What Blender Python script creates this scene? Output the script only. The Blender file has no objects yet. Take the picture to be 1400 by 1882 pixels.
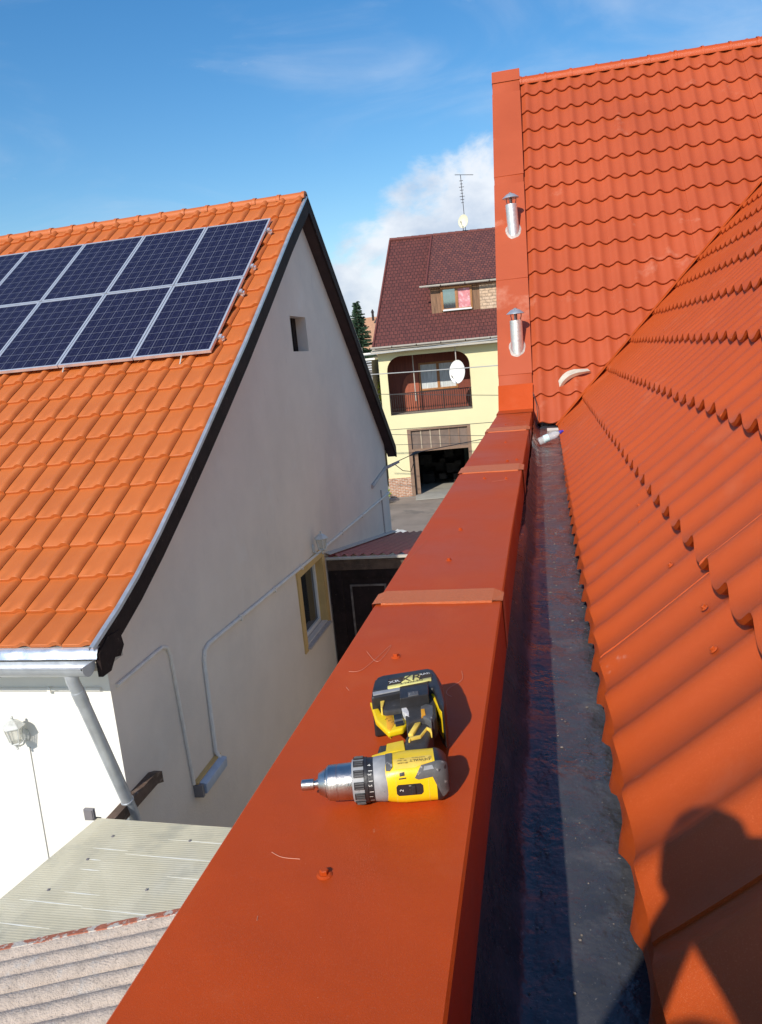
import bpy, bmesh, math, random
from math import radians, sin, cos, pi, sqrt, atan2
from mathutils import Vector, Matrix, noise
R_ = random.Random(7)
scn = bpy.context.scene
# ------------------------------------------------------------------ camera, world, sun, exposure
SUN_E, SKY_S, EXPO, SKYV, CLD = 4.6, 0.13, 0.0, 1.10, 0.92
RED_CAP = (0.48, 0.064, 0.008)
cd = bpy.data.cameras.new('camera'); cam = bpy.data.objects.new('camera', cd); scn.collection.objects.link(cam)
cd.sensor_fit = 'HORIZONTAL'; cd.sensor_width = 36.0; cd.lens = 36.0*1417.5/1400.0
cd.clip_start = 0.02; cd.clip_end = 2000
_p, _r, _w = radians(11.16), radians(5.4), radians(-12.71)
_F = Vector((sin(_w)*cos(_p), cos(_w)*cos(_p), -sin(_p))); _rt = Vector((cos(_w), -sin(_w), 0)); _up = _rt.cross(_F)
_Rv = _rt*cos(_r) - _up*sin(_r); _Uv = _rt*sin(_r) + _up*cos(_r)
cam.matrix_world = Matrix(((_Rv.x, _Uv.x, -_F.x, 0), (_Rv.y, _Uv.y, -_F.y, 0), (_Rv.z, _Uv.z, -_F.z, 0), (0, 0, 0, 1)))
scn.camera = cam
LD = Vector((0.38, 1.45, -1.0)).normalized()          # direction the sunlight travels
sd = bpy.data.lights.new('sun', 'SUN'); sd.energy = SUN_E; sd.angle = radians(0.55); sd.color = (1.0, 0.93, 0.82)
sun = bpy.data.objects.new('sun', sd); scn.collection.objects.link(sun)
sun.rotation_euler = (-LD).to_track_quat('Z', 'Y').to_euler()
W = bpy.data.worlds.new('World'); scn.world = W; W.use_nodes = True
nt = W.node_tree; N = nt.nodes; Lk = nt.links
for n in list(N): N.remove(n)
def nn(t, **k):
    n = N.new(t)
    for a, b in k.items(): setattr(n, a, b)
    return n
out = nn('ShaderNodeOutputWorld'); bg = nn('ShaderNodeBackground'); bg.inputs['Strength'].default_value = SKY_S
sky = nn('ShaderNodeTexSky', sky_type='NISHITA', sun_disc=False, sun_elevation=math.asin(-LD.z), sun_rotation=atan2(-LD.x, -LD.y), air_density=1.35, dust_density=0.35, ozone_density=4.5)
tc = nn('ShaderNodeTexCoord')
def vdot(d, a, b):                                     # soft bump of cloud cover round a direction in the sky
    v = nn('ShaderNodeVectorMath', operation='DOT_PRODUCT'); Lk.new(tc.outputs['Generated'], v.inputs[0]); v.inputs[1].default_value = Vector(d).normalized()
    m = nn('ShaderNodeMapRange', interpolation_type='SMOOTHSTEP'); Lk.new(v.outputs['Value'], m.inputs['Value'])
    m.inputs['From Min'].default_value = cos(radians(a)); m.inputs['From Max'].default_value = cos(radians(b)); return m.outputs['Result']
def mth(op, a, b=None, clamp=False):
    m = nn('ShaderNodeMath', operation=op, use_clamp=clamp)
    for i, x in enumerate((a, b)):
        if x is None: continue
        if isinstance(x, (int, float)): m.inputs[i].default_value = x
        else: Lk.new(x, m.inputs[i])
    return m.outputs[0]
mapn = nn('ShaderNodeMapping'); Lk.new(tc.outputs['Generated'], mapn.inputs['Vector']); mapn.inputs['Scale'].default_value = (1, 1, 1.5)
def nz(scale, det=8, rough=0.55, vec=None, dist=0):
    n = nn('ShaderNodeTexNoise'); Lk.new(vec or mapn.outputs['Vector'], n.inputs['Vector']); n.inputs['Scale'].default_value = scale
    n.inputs['Detail'].default_value = det; n.inputs['Roughness'].default_value = rough; n.inputs['Distortion'].default_value = dist; return n.outputs['Fac']
big = nz(7, 10, 0.6, dist=0.3)
cover = vdot((-0.06, 0.975, 0.172), 5.5, 1.2)
for d, a, b in [((-0.12, 0.975, 0.165), 6.0, 2.0), ((-0.10, 0.99, 0.08), 9.5, 4), ((-0.20, 0.97, 0.10), 5.5, 1.5), ((0.10, 0.97, 0.12), 9, 4)]:
    cover = mth('MAXIMUM', cover, vdot(d, a, b))
dens = mth('ADD', mth('MULTIPLY', cover, 0.62), mth('MULTIPLY', mth('SUBTRACT', big, 0.5), 1.9))
mr = nn('ShaderNodeMapRange', interpolation_type='SMOOTHSTEP'); Lk.new(dens, mr.inputs['Value']); mr.inputs['From Min'].default_value = 0.27; mr.inputs['From Max'].default_value = 0.66
m2 = nn('ShaderNodeMapping'); Lk.new(tc.outputs['Generated'], m2.inputs['Vector']); m2.inputs['Scale'].default_value = (1.0, 1.0, 3.2); m2.inputs['Rotation'].default_value = (0.2, 0.35, 0.1)
wis = nz(3.2, 9, 0.55, m2.outputs['Vector'], 0.9)
wm = nn('ShaderNodeMapRange', interpolation_type='SMOOTHSTEP'); Lk.new(wis, wm.inputs['Value']); wm.inputs['From Min'].default_value = 0.44; wm.inputs['From Max'].default_value = 0.78; wm.inputs['To Max'].default_value = 0.26
fac = mth('MAXIMUM', mr.outputs['Result'], wm.outputs['Result'], True)
fac = mth('MULTIPLY', fac, 0.93)
cc = nn('ShaderNodeMix', data_type='RGBA'); shade = nz(11, 6, 0.55)
sm = nn('ShaderNodeMapRange'); Lk.new(shade, sm.inputs['Value']); sm.inputs['From Min'].default_value = 0.38; sm.inputs['From Max'].default_value = 0.62
Lk.new(sm.outputs['Result'], cc.inputs['Factor']); cc.inputs[6].default_value = tuple(x*CLD for x in (5.0, 5.7, 6.9)) + (1,); cc.inputs[7].default_value = tuple(x*CLD for x in (7.6, 7.9, 8.4)) + (1,)
hs = nn('ShaderNodeHueSaturation'); Lk.new(sky.outputs['Color'], hs.inputs['Color']); hs.inputs['Saturation'].default_value = 1.30; hs.inputs['Hue'].default_value = 0.503; hs.inputs['Value'].default_value = SKYV
mx = nn('ShaderNodeMix', data_type='RGBA'); Lk.new(fac, mx.inputs['Factor']); Lk.new(hs.outputs['Color'], mx.inputs[6]); Lk.new(cc.outputs[2], mx.inputs[7])
Lk.new(mx.outputs[2], bg.inputs['Color']); Lk.new(bg.outputs[0], out.inputs['Surface'])
scn.view_settings.view_transform = 'Standard'; scn.view_settings.look = 'None'; scn.view_settings.gamma = 1; scn.view_settings.exposure = EXPO
scn.view_settings.use_curve_mapping = False

# ------------------------------------------------------------------ materials
def mat(name, col, rough=0.6, metal=0.0, var=0.12, vs=6.0, bump=0.0, bs=60.0, spots=None, spec=0.5, alpha=1.0, trans=0.0, streak=None, bump2=None, coat=0, stretch=(1, 1, 1), rvar=0.0, det=6):
    m = bpy.data.materials.new(name); m.use_nodes = True; t = m.node_tree; b = t.nodes['Principled BSDF']
    def n(ty, **k):
        x = t.nodes.new(ty)
        for a, c in k.items(): setattr(x, a, c)
        return x
    co = n('ShaderNodeTexCoord'); mp = n('ShaderNodeMapping'); t.links.new(co.outputs['Object'], mp.inputs['Vector']); mp.inputs['Scale'].default_value = stretch
    def noi(s, d=det, r=0.6, vec=None):
        x = n('ShaderNodeTexNoise'); x.inputs['Scale'].default_value = s; x.inputs['Detail'].default_value = d; x.inputs['Roughness'].default_value = r
        t.links.new((vec or mp).outputs[0], x.inputs['Vector']); return x
    def rng(src, a, c, lo=0.0, hi=1.0):
        x = n('ShaderNodeMapRange'); t.links.new(src, x.inputs[0]); x.inputs[1].default_value = a; x.inputs[2].default_value = c; x.inputs[3].default_value = lo; x.inputs[4].default_value = hi; return x.outputs[0]
    c3 = list(col)
    mixc = n('ShaderNodeMix', data_type='RGBA'); nz_ = noi(vs)
    t.links.new(rng(nz_.outputs['Fac'], 0.3, 0.7), mixc.inputs['Factor'])
    mixc.inputs[6].default_value = tuple(max(0, x*(1-var)) for x in c3) + (1,); mixc.inputs[7].default_value = tuple(min(1, x*(1+var)) for x in c3) + (1,)
    cur = mixc.outputs[2]
    for sp in (spots or []):                            # (colour, noise scale, threshold, width, strength[, stretch])
        mp2 = mp
        if len(sp) > 5:
            mp2 = n('ShaderNodeMapping'); t.links.new(co.outputs['Object'], mp2.inputs['Vector']); mp2.inputs['Scale'].default_value = sp[5]
        s_ = noi(sp[1], 8, 0.65, mp2); x = n('ShaderNodeMix', data_type='RGBA')
        t.links.new(rng(s_.outputs['Fac'], sp[2], sp[2]+sp[3], 0, sp[4]), x.inputs['Factor']); t.links.new(cur, x.inputs[6]); x.inputs[7].default_value = tuple(sp[0]) + (1,); cur = x.outputs[2]
    t.links.new(cur, b.inputs['Base Color'])
    b.inputs['Roughness'].default_value = rough; b.inputs['Metallic'].default_value = metal; b.inputs['Specular IOR Level'].default_value = spec
    if rvar: t.links.new(rng(nz_.outputs['Fac'], 0.3, 0.7, max(0.02, rough-rvar), min(1, rough+rvar)), b.inputs['Roughness'])
    b.inputs['Alpha'].default_value = alpha; b.inputs['Transmission Weight'].default_value = trans; b.inputs['Coat Weight'].default_value = coat
    prev = None
    for bb in ([(bump, bs)] if bump else []) + (list(bump2) if bump2 else []):
        q = noi(bb[1], 4); bn = n('ShaderNodeBump'); bn.inputs['Strength'].default_value = bb[0]; bn.inputs['Distance'].default_value = bb[2] if len(bb) > 2 else 0.01
        t.links.new(q.outputs['Fac'], bn.inputs['Height'])
        if prev: t.links.new(prev, bn.inputs['Normal'])
        prev = bn.outputs['Normal']
    if prev: t.links.new(prev, b.inputs['Normal'])
    return m
def brickmat(name, c1, c2, mort, scale, w, h, bump=0.4, rough=0.85, axes='xz', msize=0.015, offset=0.5):
    m = bpy.data.materials.new(name); m.use_nodes = True; t = m.node_tree; b = t.nodes['Principled BSDF']
    co = t.nodes.new('ShaderNodeTexCoord'); sp = t.nodes.new('ShaderNodeSeparateXYZ'); cb = t.nodes.new('ShaderNodeCombineXYZ')
    t.links.new(co.outputs['Object'], sp.inputs[0]); i = {'x': 0, 'y': 1, 'z': 2}
    t.links.new(sp.outputs[i[axes[0]]], cb.inputs[0]); t.links.new(sp.outputs[i[axes[1]]], cb.inputs[1])
    br = t.nodes.new('ShaderNodeTexBrick'); t.links.new(cb.outputs[0], br.inputs['Vector']); br.inputs['Color1'].default_value = c1+(1,); br.inputs['Color2'].default_value = c2+(1,); br.inputs['Mortar'].default_value = mort+(1,)
    br.inputs['Scale'].default_value = scale; br.inputs['Brick Width'].default_value = w; br.inputs['Row Height'].default_value = h; br.inputs['Mortar Size'].default_value = msize; br.offset = offset
    no = t.nodes.new('ShaderNodeTexNoise'); no.inputs['Scale'].default_value = 9; no.inputs['Detail'].default_value = 8; t.links.new(co.outputs['Object'], no.inputs['Vector'])
    mxx = t.nodes.new('ShaderNodeMix'); mxx.data_type = 'RGBA'; mxx.blend_type = 'MULTIPLY'; mxx.inputs['Factor'].default_value = 0.55
    rp = t.nodes.new('ShaderNodeMapRange'); t.links.new(no.outputs['Fac'], rp.inputs[0]); rp.inputs[1].default_value = 0.3; rp.inputs[2].default_value = 0.7; rp.inputs[3].default_value = 0.45; rp.inputs[4].default_value = 1.35
    t.links.new(br.outputs['Color'], mxx.inputs[6]); t.links.new(rp.outputs[0], mxx.inputs[7]); t.links.new(mxx.outputs[2], b.inputs['Base Color']); b.inputs['Roughness'].default_value = rough
    bn = t.nodes.new('ShaderNodeBump'); bn.invert = True; bn.inputs['Strength'].default_value = bump; bn.inputs['Distance'].default_value = 0.01; t.links.new(br.outputs['Fac'], bn.inputs['Height']); t.links.new(bn.outputs['Normal'], b.inputs['Normal'])
    return m
M = {}
RED = (0.50, 0.078, 0.011)
M['cap'] = mat('painted_steel_cap', RED_CAP, 0.46, 0, 0.08, 2.5, 0.20, 900, spec=0.20, spots=[((0.70, 0.36, 0.22), 150, 0.71, 0.02, 0.6), ((0.50, 0.12, 0.05), 500, 0.56, 0.06, 0.35), ((0.60, 0.28, 0.16), 55, 0.70, 0.03, 0.5, (1, .25, 1)), ((.50, .12, .045), 5, 0.55, 0.2, 0.35)], rvar=0.12, bump2=[(0.28, 2.2, 0.03), (0.10, 9, 0.01)])
M['tilered'] = mat('painted_steel_tile', RED, 0.36, 0, 0.07, 1.6, 0.30, 900, spec=0.36, spots=[((0.64, 0.16, 0.05), 420, 0.56, 0.06, 0.5), ((0.52, 0.14, 0.06), 2.2, 0.58, 0.1, 0.4), ((0.62, 0.32, 0.24), 9, 0.68, 0.06, 0.4)], rvar=0.07, bump2=[(0.10, 5, 0.02)])
M['tilefar'] = mat('painted_steel_tile_dusty', (0.43, 0.080, 0.024), 0.45, 0, 0.08, 0.9, 0.1, 300, spots=[((0.62, 0.27, 0.17), 1.1, 0.60, 0.1, 0.6), ((0.40, 0.065, 0.028), 3, 0.60, 0.2, 0.4)], rvar=0.05)
M['joint'] = mat('textured_steel_strip', (0.60, 0.150, 0.045), 0.45, 0, 0.25, 300, 0.6, 500, spots=[((0.75, 0.38, 0.22), 400, 0.55, 0.05, 0.5)])
M['bitumen'] = mat('bitumen_membrane', (0.054, 0.057, 0.066), 0.30, 0, 0.3, 7, 0.30, 45, rvar=0.14, spots=[((0.11, 0.108, 0.11), 9, 0.56, 0.10, 0.5), ((0.30, 0.28, 0.26), 190, 0.64, 0.03, 0.55, (1, 0.5, 1)), ((0.26, 0.25, 0.24), 60, 0.66, 0.02, 0.5, (1, 3.5, 1)), ((0.075, 0.070, 0.070), 2.6, 0.52, 0.2, 0.4)], bump2=[(0.45, 6, 0.04)])
M['clay'] = mat('clay_tile', (0.50, 0.128, 0.024), 0.58, 0, 0.06, 2.3, 0.15, 90, spots=[((0.52, 0.165, 0.045), 3.1, 0.55, 0.15, 0.4), ((0.30, 0.12, 0.06), 1.7, 0.68, 0.05, 0.45, (3, 1, 1)), ((0.40, 0.10, 0.03), 14, 0.64, 0.1, 0.3)], rvar=0.08)
M['plaster'] = mat('rough_plaster', (0.77, 0.68, 0.59), 0.92, 0, 0.05, 1.2, 0.28, 55, spots=[((0.65, 0.585, 0.52), 0.5, 0.52, 0.16, 0.6), ((0.80, 0.745, 0.68), 1.6, 0.58, 0.16, 0.5), ((0.60, 0.53, 0.48), 5, 0.64, 0.06, 0.35, (1, 1, 0.25))], bump2=[(0.2, 8, 0.02)])
M['white'] = mat('whitewashed_plaster', (0.82, 0.80, 0.74), 0.9, 0, 0.03, 2, 0.15, 60, spots=[((0.7, 0.66, 0.56), 3, 0.66, 0.08, 0.4)])
M['zinc'] = mat('zinc_sheet', (0.52, 0.55, 0.58), 0.42, 0.6, 0.12, 8, 0.1, 30, rvar=0.1)
M['galv'] = mat('bright_galvanised_sheet', (0.78, 0.80, 0.82), 0.30, 0.75, 0.12, 6, 0.25, 8, rvar=0.08)
M['ducts'] = mat('spiral_pipe_steel', (0.80, 0.79, 0.76), 0.38, 0.7, 0.07, 30, 0.1, 60, rvar=0.1)
M['seal'] = mat('silicone_sealant', (0.50, 0.44, 0.40), 0.6, 0, 0.25, 40, 0.5, 60)
M['darkwood'] = mat('tarred_wood', (0.022, 0.013, 0.012), 0.75, 0, 0.4, 5, 0.3, 30, spec=0.2, stretch=(1, 1, 1), spots=[((0.09, 0.065, 0.055), 20, 0.62, 0.06, 0.6)])
M['oldwood'] = mat('weathered_wood', (0.11, 0.07, 0.05), 0.8, 0, 0.4, 6, 0.4, 40, spots=[((0.26, 0.20, 0.16), 12, 0.58, 0.08, 0.6, (0.4, 1, 3))])
M['soffit'] = mat('soffit_boards', (0.04, 0.022, 0.020), 0.8, 0, 0.3, 4)
M['panelf'] = mat('anodised_aluminium', (0.72, 0.74, 0.77), 0.38, 0.6, 0.06, 8)
M['plastic_w'] = mat('white_plastic', (0.78, 0.72, 0.64), 0.55, 0, 0.08, 10, spots=[((0.45, 0.40, 0.35), 18, 0.62, 0.1, 0.4)])
M['ochre'] = mat('ochre_render', (0.60, 0.40, 0.16), 0.85, 0, 0.08, 5, 0.2, 60, spots=[((0.42, 0.26, 0.10), 6, 0.6, 0.1, 0.4)])
M['pvc'] = mat('window_pvc', (0.75, 0.75, 0.73), 0.35, 0, 0.04)
M['lantern'] = mat('lantern_paint', (0.62, 0.64, 0.62), 0.45, 0.1, 0.15, 30)
M['steelgrey'] = mat('grey_fitting', (0.22, 0.21, 0.22), 0.5, 0.2, 0.1)
M['asbestos'] = mat('fibre_cement', (0.50, 0.41, 0.335), 0.95, 0, 0.18, 12, 0.9, 70, spots=[((0.16, 0.135, 0.12), 45, 0.60, 0.05, 0.6, (1, 1, 1)), ((0.30, 0.26, 0.22), 9, 0.56, 0.1, 0.5), ((0.50, 0.36, 0.10), 22, 0.70, 0.03, 0.55), ((0.58, 0.54, 0.50), 9, 0.56, 0.1, 0.5)], bump2=[(0.5, 20, 0.01)])
M['peel'] = mat('peeling_red_edge', (0.42, 0.13, 0.07), 0.8, 0, 0.2, 30, 0.5, 60, spots=[((0.58, 0.55, 0.48), 12, 0.50, 0.04, 0.9), ((0.25, 0.12, 0.08), 40, 0.6, 0.05, 0.6)])
M['porchtile'] = mat('maroon_corrugated', (0.34, 0.055, 0.05), 0.6, 0, 0.2, 9, 0.2, 60, spots=[((0.03, 0.012, 0.012), 14, 0.66, 0.04, 0.8, (2, .6, 1))])
M['yellow'] = mat('lemon_render', (0.76, 0.69, 0.41), 0.9, 0, 0.04, 0.7, 0.15, 40, spots=[((0.68, 0.60, 0.31), 1.3, 0.6, 0.15, 0.4)])
M['maroonwood'] = mat('maroon_cladding', (0.19, 0.045, 0.025), 0.6, 0, 0.35, 5, 0.3, 20, stretch=(8, 8, 0.3))
M['brownwood'] = mat('brown_frame', (0.36, 0.16, 0.055), 0.55, 0, 0.15, 8)
M['board'] = mat('vertical_boards', (0.23, 0.125, 0.07), 0.75, 0, 0.5, 4, 0.4, 10, stretch=(9, 9, 0.4))
M['cream'] = mat('cream_eaves', (0.50, 0.46, 0.40), 0.7, 0, 0.1, 5)
M['iron'] = mat('wrought_iron', (0.045, 0.032, 0.028), 0.55, 0.3, 0.2)
M['garage'] = mat('garage_door_boards', (0.19, 0.135, 0.105), 0.7, 0, 0.2, 3, 0.2, 10)
M['gargrey'] = mat('garage_frame', (0.24, 0.15, 0.10), 0.7, 0, 0.15, 5)
M['curtain'] = mat('net_curtain', (0.55, 0.58, 0.58), 0.9, 0, 0.3, 6, stretch=(6, 6, 0.3))
M['pink'] = mat('pink_curtain', (0.62, 0.24, 0.26), 0.9, 0, 0.25, 4, spots=[((0.8, 0.55, 0.58), 6, 0.5, 0.1, 0.7)])
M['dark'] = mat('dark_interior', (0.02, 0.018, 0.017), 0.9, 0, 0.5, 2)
M['dish'] = mat('dish_white', (0.80, 0.80, 0.76), 0.5, 0, 0.04)
M['dishcream'] = mat('dish_cream', (0.72, 0.70, 0.52), 0.5, 0, 0.04)
M['asphalt'] = mat('asphalt', (0.26, 0.21, 0.17), 0.9, 0, 0.2, 0.8, 0.3, 30, spots=[((0.13, 0.115, 0.10), 0.7, 0.55, 0.08, 0.6), ((0.27, 0.24, 0.21), 2.5, 0.62, 0.06, 0.6)])
M['concrete'] = mat('concrete', (0.36, 0.34, 0.29), 0.9, 0, 0.12, 2, 0.3, 30)
M['soil'] = mat('yard_soil', (0.36, 0.33, 0.28), 0.95, 0, 0.25, 1.5, 0.4, 20)
M['bark'] = mat('bark', (0.10, 0.07, 0.05), 0.9)
M['needles'] = mat('spruce_needles', (0.035, 0.075, 0.04), 0.7, 0, 0.4, 3)
M['leafy'] = mat('yellow_green_leaves', (0.20, 0.25, 0.035), 0.6, 0, 0.4, 4)
M['leafd'] = mat('dark_green_leaves', (0.05, 0.10, 0.03), 0.6, 0, 0.4, 3)
M['bgtile'] = mat('tan_tile', (0.48, 0.26, 0.15), 0.85, 0, 0.12, 3)
M['wire'] = mat('cable_sheath', (0.05, 0.05, 0.05), 0.6)
M['wirel'] = mat('pale_cable', (0.42, 0.42, 0.40), 0.6)
M['dyellow'] = mat('tool_yellow', (0.86, 0.58, 0.010), 0.34, 0, 0.05, 60, 0.04, 300, spots=[((0.45, 0.30, 0.05), 90, 0.68, 0.04, 0.5)])
M['dyellow2'] = mat('tool_yellow_worn', (0.80, 0.56, 0.09), 0.45, 0, 0.12, 60, spots=[((0.50, 0.36, 0.10), 120, 0.60, 0.06, 0.5)])
M['dblack'] = mat('tool_black', (0.022, 0.022, 0.024), 0.42, 0, 0.3, 40, 0.1, 400, spots=[((0.16, 0.15, 0.14), 70, 0.66, 0.05, 0.5)])
M['dgrip'] = mat('tool_grip_rubber', (0.040, 0.038, 0.038), 0.62, 0, 0.3, 60, 0.4, 900, spots=[((0.28, 0.26, 0.24), 60, 0.66, 0.07, 0.5)])
M['dgrey'] = mat('tool_grey', (0.30, 0.31, 0.32), 0.5, 0, 0.2, 50, spots=[((0.12, 0.12, 0.12), 110, 0.62, 0.05, 0.6)])
M['dgreyk'] = mat('tool_dark_grey', (0.10, 0.10, 0.10), 0.55, 0, 0.2, 50, spots=[((0.42, 0.40, 0.38), 80, 0.60, 0.06, 0.7)])
M['steel'] = mat('chuck_steel', (0.56, 0.53, 0.50), 0.33, 1.0, 0.15, 30, 0.08, 300, rvar=0.08, stretch=(1, 1, 1))
M['thread'] = mat('metal_swarf', (0.62, 0.30, 0.20), 0.5)
M['streak'] = mat('pack_print', (0.72, 0.66, 0.22), 0.5, 0, 0.1, 80)
M['orangep'] = mat('orange_print', (0.80, 0.36, 0.02), 0.5, 0, 0.1, 80)
M['ink'] = mat('print_ink', (0.05, 0.035, 0.02), 0.6)
M['inkw'] = mat('print_white', (0.75, 0.75, 0.70), 0.5)
M['smudge'] = mat('plaster_smudge', (0.70, 0.68, 0.66), 0.9, 0, 0.2, 80, 0.5, 200)
M['bluecap'] = mat('blue_cap', (0.05, 0.03, 0.42), 0.35)
M['bottle'] = mat('bottle_plastic', (0.86, 0.92, 0.95), 0.08, 0, 0.02, alpha=0.32)
M['blabel'] = mat('bottle_label', (0.62, 0.80, 0.84), 0.5, 0, 0.25, 25)
M['cloth'] = mat('work_jacket', (0.06, 0.07, 0.09), 0.9); M['skin'] = mat('skin', (0.50, 0.28, 0.19), 0.5); M['hair'] = mat('hair', (0.05, 0.03, 0.02), 0.7)
def glass(name, col=(0.03, 0.035, 0.04), rough=0.06): return mat(name, col, rough, 0, 0.05, spec=0.8)
M['glass'] = glass('window_glass'); M['skyglass'] = mat('reflecting_glass', (0.28, 0.33, 0.38), 0.05, 0.85, 0.05)
# solar cells: grid of cells in one procedural material
def cellmat():
    m = bpy.data.materials.new('solar_cells'); m.use_nodes = True; t = m.node_tree; b = t.nodes['Principled BSDF']; L = t.links.new
    co = t.nodes.new('ShaderNodeTexCoord'); sp = t.nodes.new('ShaderNodeSeparateXYZ'); L(co.outputs['UV'], sp.inputs[0])
    def m_(op, a, b_=0.0):
        x = t.nodes.new('ShaderNodeMath'); x.operation = op
        for i, v in enumerate((a, b_)):
            if isinstance(v, (int, float)): x.inputs[i].default_value = v
            else: L(v, x.inputs[i])
        return x.outputs[0]
    def line(src, n, w): return m_('LESS_THAN', m_('ABSOLUTE', m_('SUBTRACT', m_('FRACT', m_('ADD', m_('MULTIPLY', src, n), 0.5)), 0.5)), w)
    u, v = sp.outputs[0], sp.outputs[1]
    grid = m_('MAXIMUM', line(u, 6, 0.016), line(v, 10, 0.016)); bus = m_('MULTIPLY', m_('MAXIMUM', line(m_('ADD', u, 1/24.), 12, 0.012), 0), 0.5)
    fingers = m_('MULTIPLY', line(v, 60, 0.12), 0.06)
    f = m_('MINIMUM', m_('MAXIMUM', m_('MULTIPLY', grid, 0.42), m_('MAXIMUM', m_('MULTIPLY', bus, 0.5), fingers)), 1)
    no = t.nodes.new('ShaderNodeTexVoronoi'); no.inputs['Scale'].default_value = 28; L(co.outputs['Object'], no.inputs['Vector'])
    c1 = t.nodes.new('ShaderNodeMix'); c1.data_type = 'RGBA'; L(m_('MULTIPLY', no.outputs['Color'], 1.0), c1.inputs['Factor']); c1.inputs[6].default_value = (0.006, 0.006, 0.024, 1); c1.inputs[7].default_value = (0.012, 0.013, 0.045, 1)
    c2 = t.nodes.new('ShaderNodeMix'); c2.data_type = 'RGBA'; L(f, c2.inputs['Factor']); L(c1.outputs[2], c2.inputs[6]); c2.inputs[7].default_value = (0.42, 0.45, 0.52, 1)
    L(c2.outputs[2], b.inputs['Base Color']); b.inputs['Roughness'].default_value = 0.28; b.inputs['Specular IOR Level'].default_value = 0.06
    return m
M['cells'] = cellmat()
def polymat():
    m = mat('ribbed_polycarbonate', (0.68, 0.63, 0.46), 0.4, 0, 0.10, 2.0, 0.0, spots=[((0.76, 0.74, 0.62), 1.6, 0.50, 0.2, 0.6), ((0.42, 0.41, 0.33), 1.9, 0.54, 0.15, 0.6)], alpha=0.82)
    t = m.node_tree; b = t.nodes['Principled BSDF']; co = t.nodes.new('ShaderNodeTexCoord'); wv = t.nodes.new('ShaderNodeTexWave'); wv.bands_direction = 'Y'; wv.inputs['Scale'].default_value = 14; t.links.new(co.outputs['Object'], wv.inputs['Vector'])
    bn = t.nodes.new('ShaderNodeBump'); bn.inputs['Strength'].default_value = 0.28; bn.inputs['Distance'].default_value = 0.005; t.links.new(wv.outputs['Fac'], bn.inputs['Height']); t.links.new(bn.outputs['Normal'], b.inputs['Normal'])
    return m
M['poly'] = polymat()
M['rooftiles'] = brickmat('flat_maroon_tiles', (0.150, 0.042, 0.032), (0.115, 0.032, 0.026), (0.04, 0.014, 0.012), 1, 0.17, 0.22, 0.9, 0.6, 'xy', 0.012)
M['rooftiles2'] = brickmat('old_maroon_tiles', (0.20, 0.062, 0.045), (0.12, 0.04, 0.035), (0.05, 0.02, 0.02), 1, 0.16, 0.20, 1.0, 0.75, 'xy', 0.014)
M['brick'] = brickmat('red_brick', (0.42, 0.17, 0.09), (0.50, 0.24, 0.13), (0.55, 0.45, 0.36), 1, 0.22, 0.075, 0.5)
M['palebrick'] = brickmat('pale_brick', (0.60, 0.42, 0.28), (0.66, 0.48, 0.34), (0.36, 0.26, 0.18), 1, 0.30, 0.13, 0.6)

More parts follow.
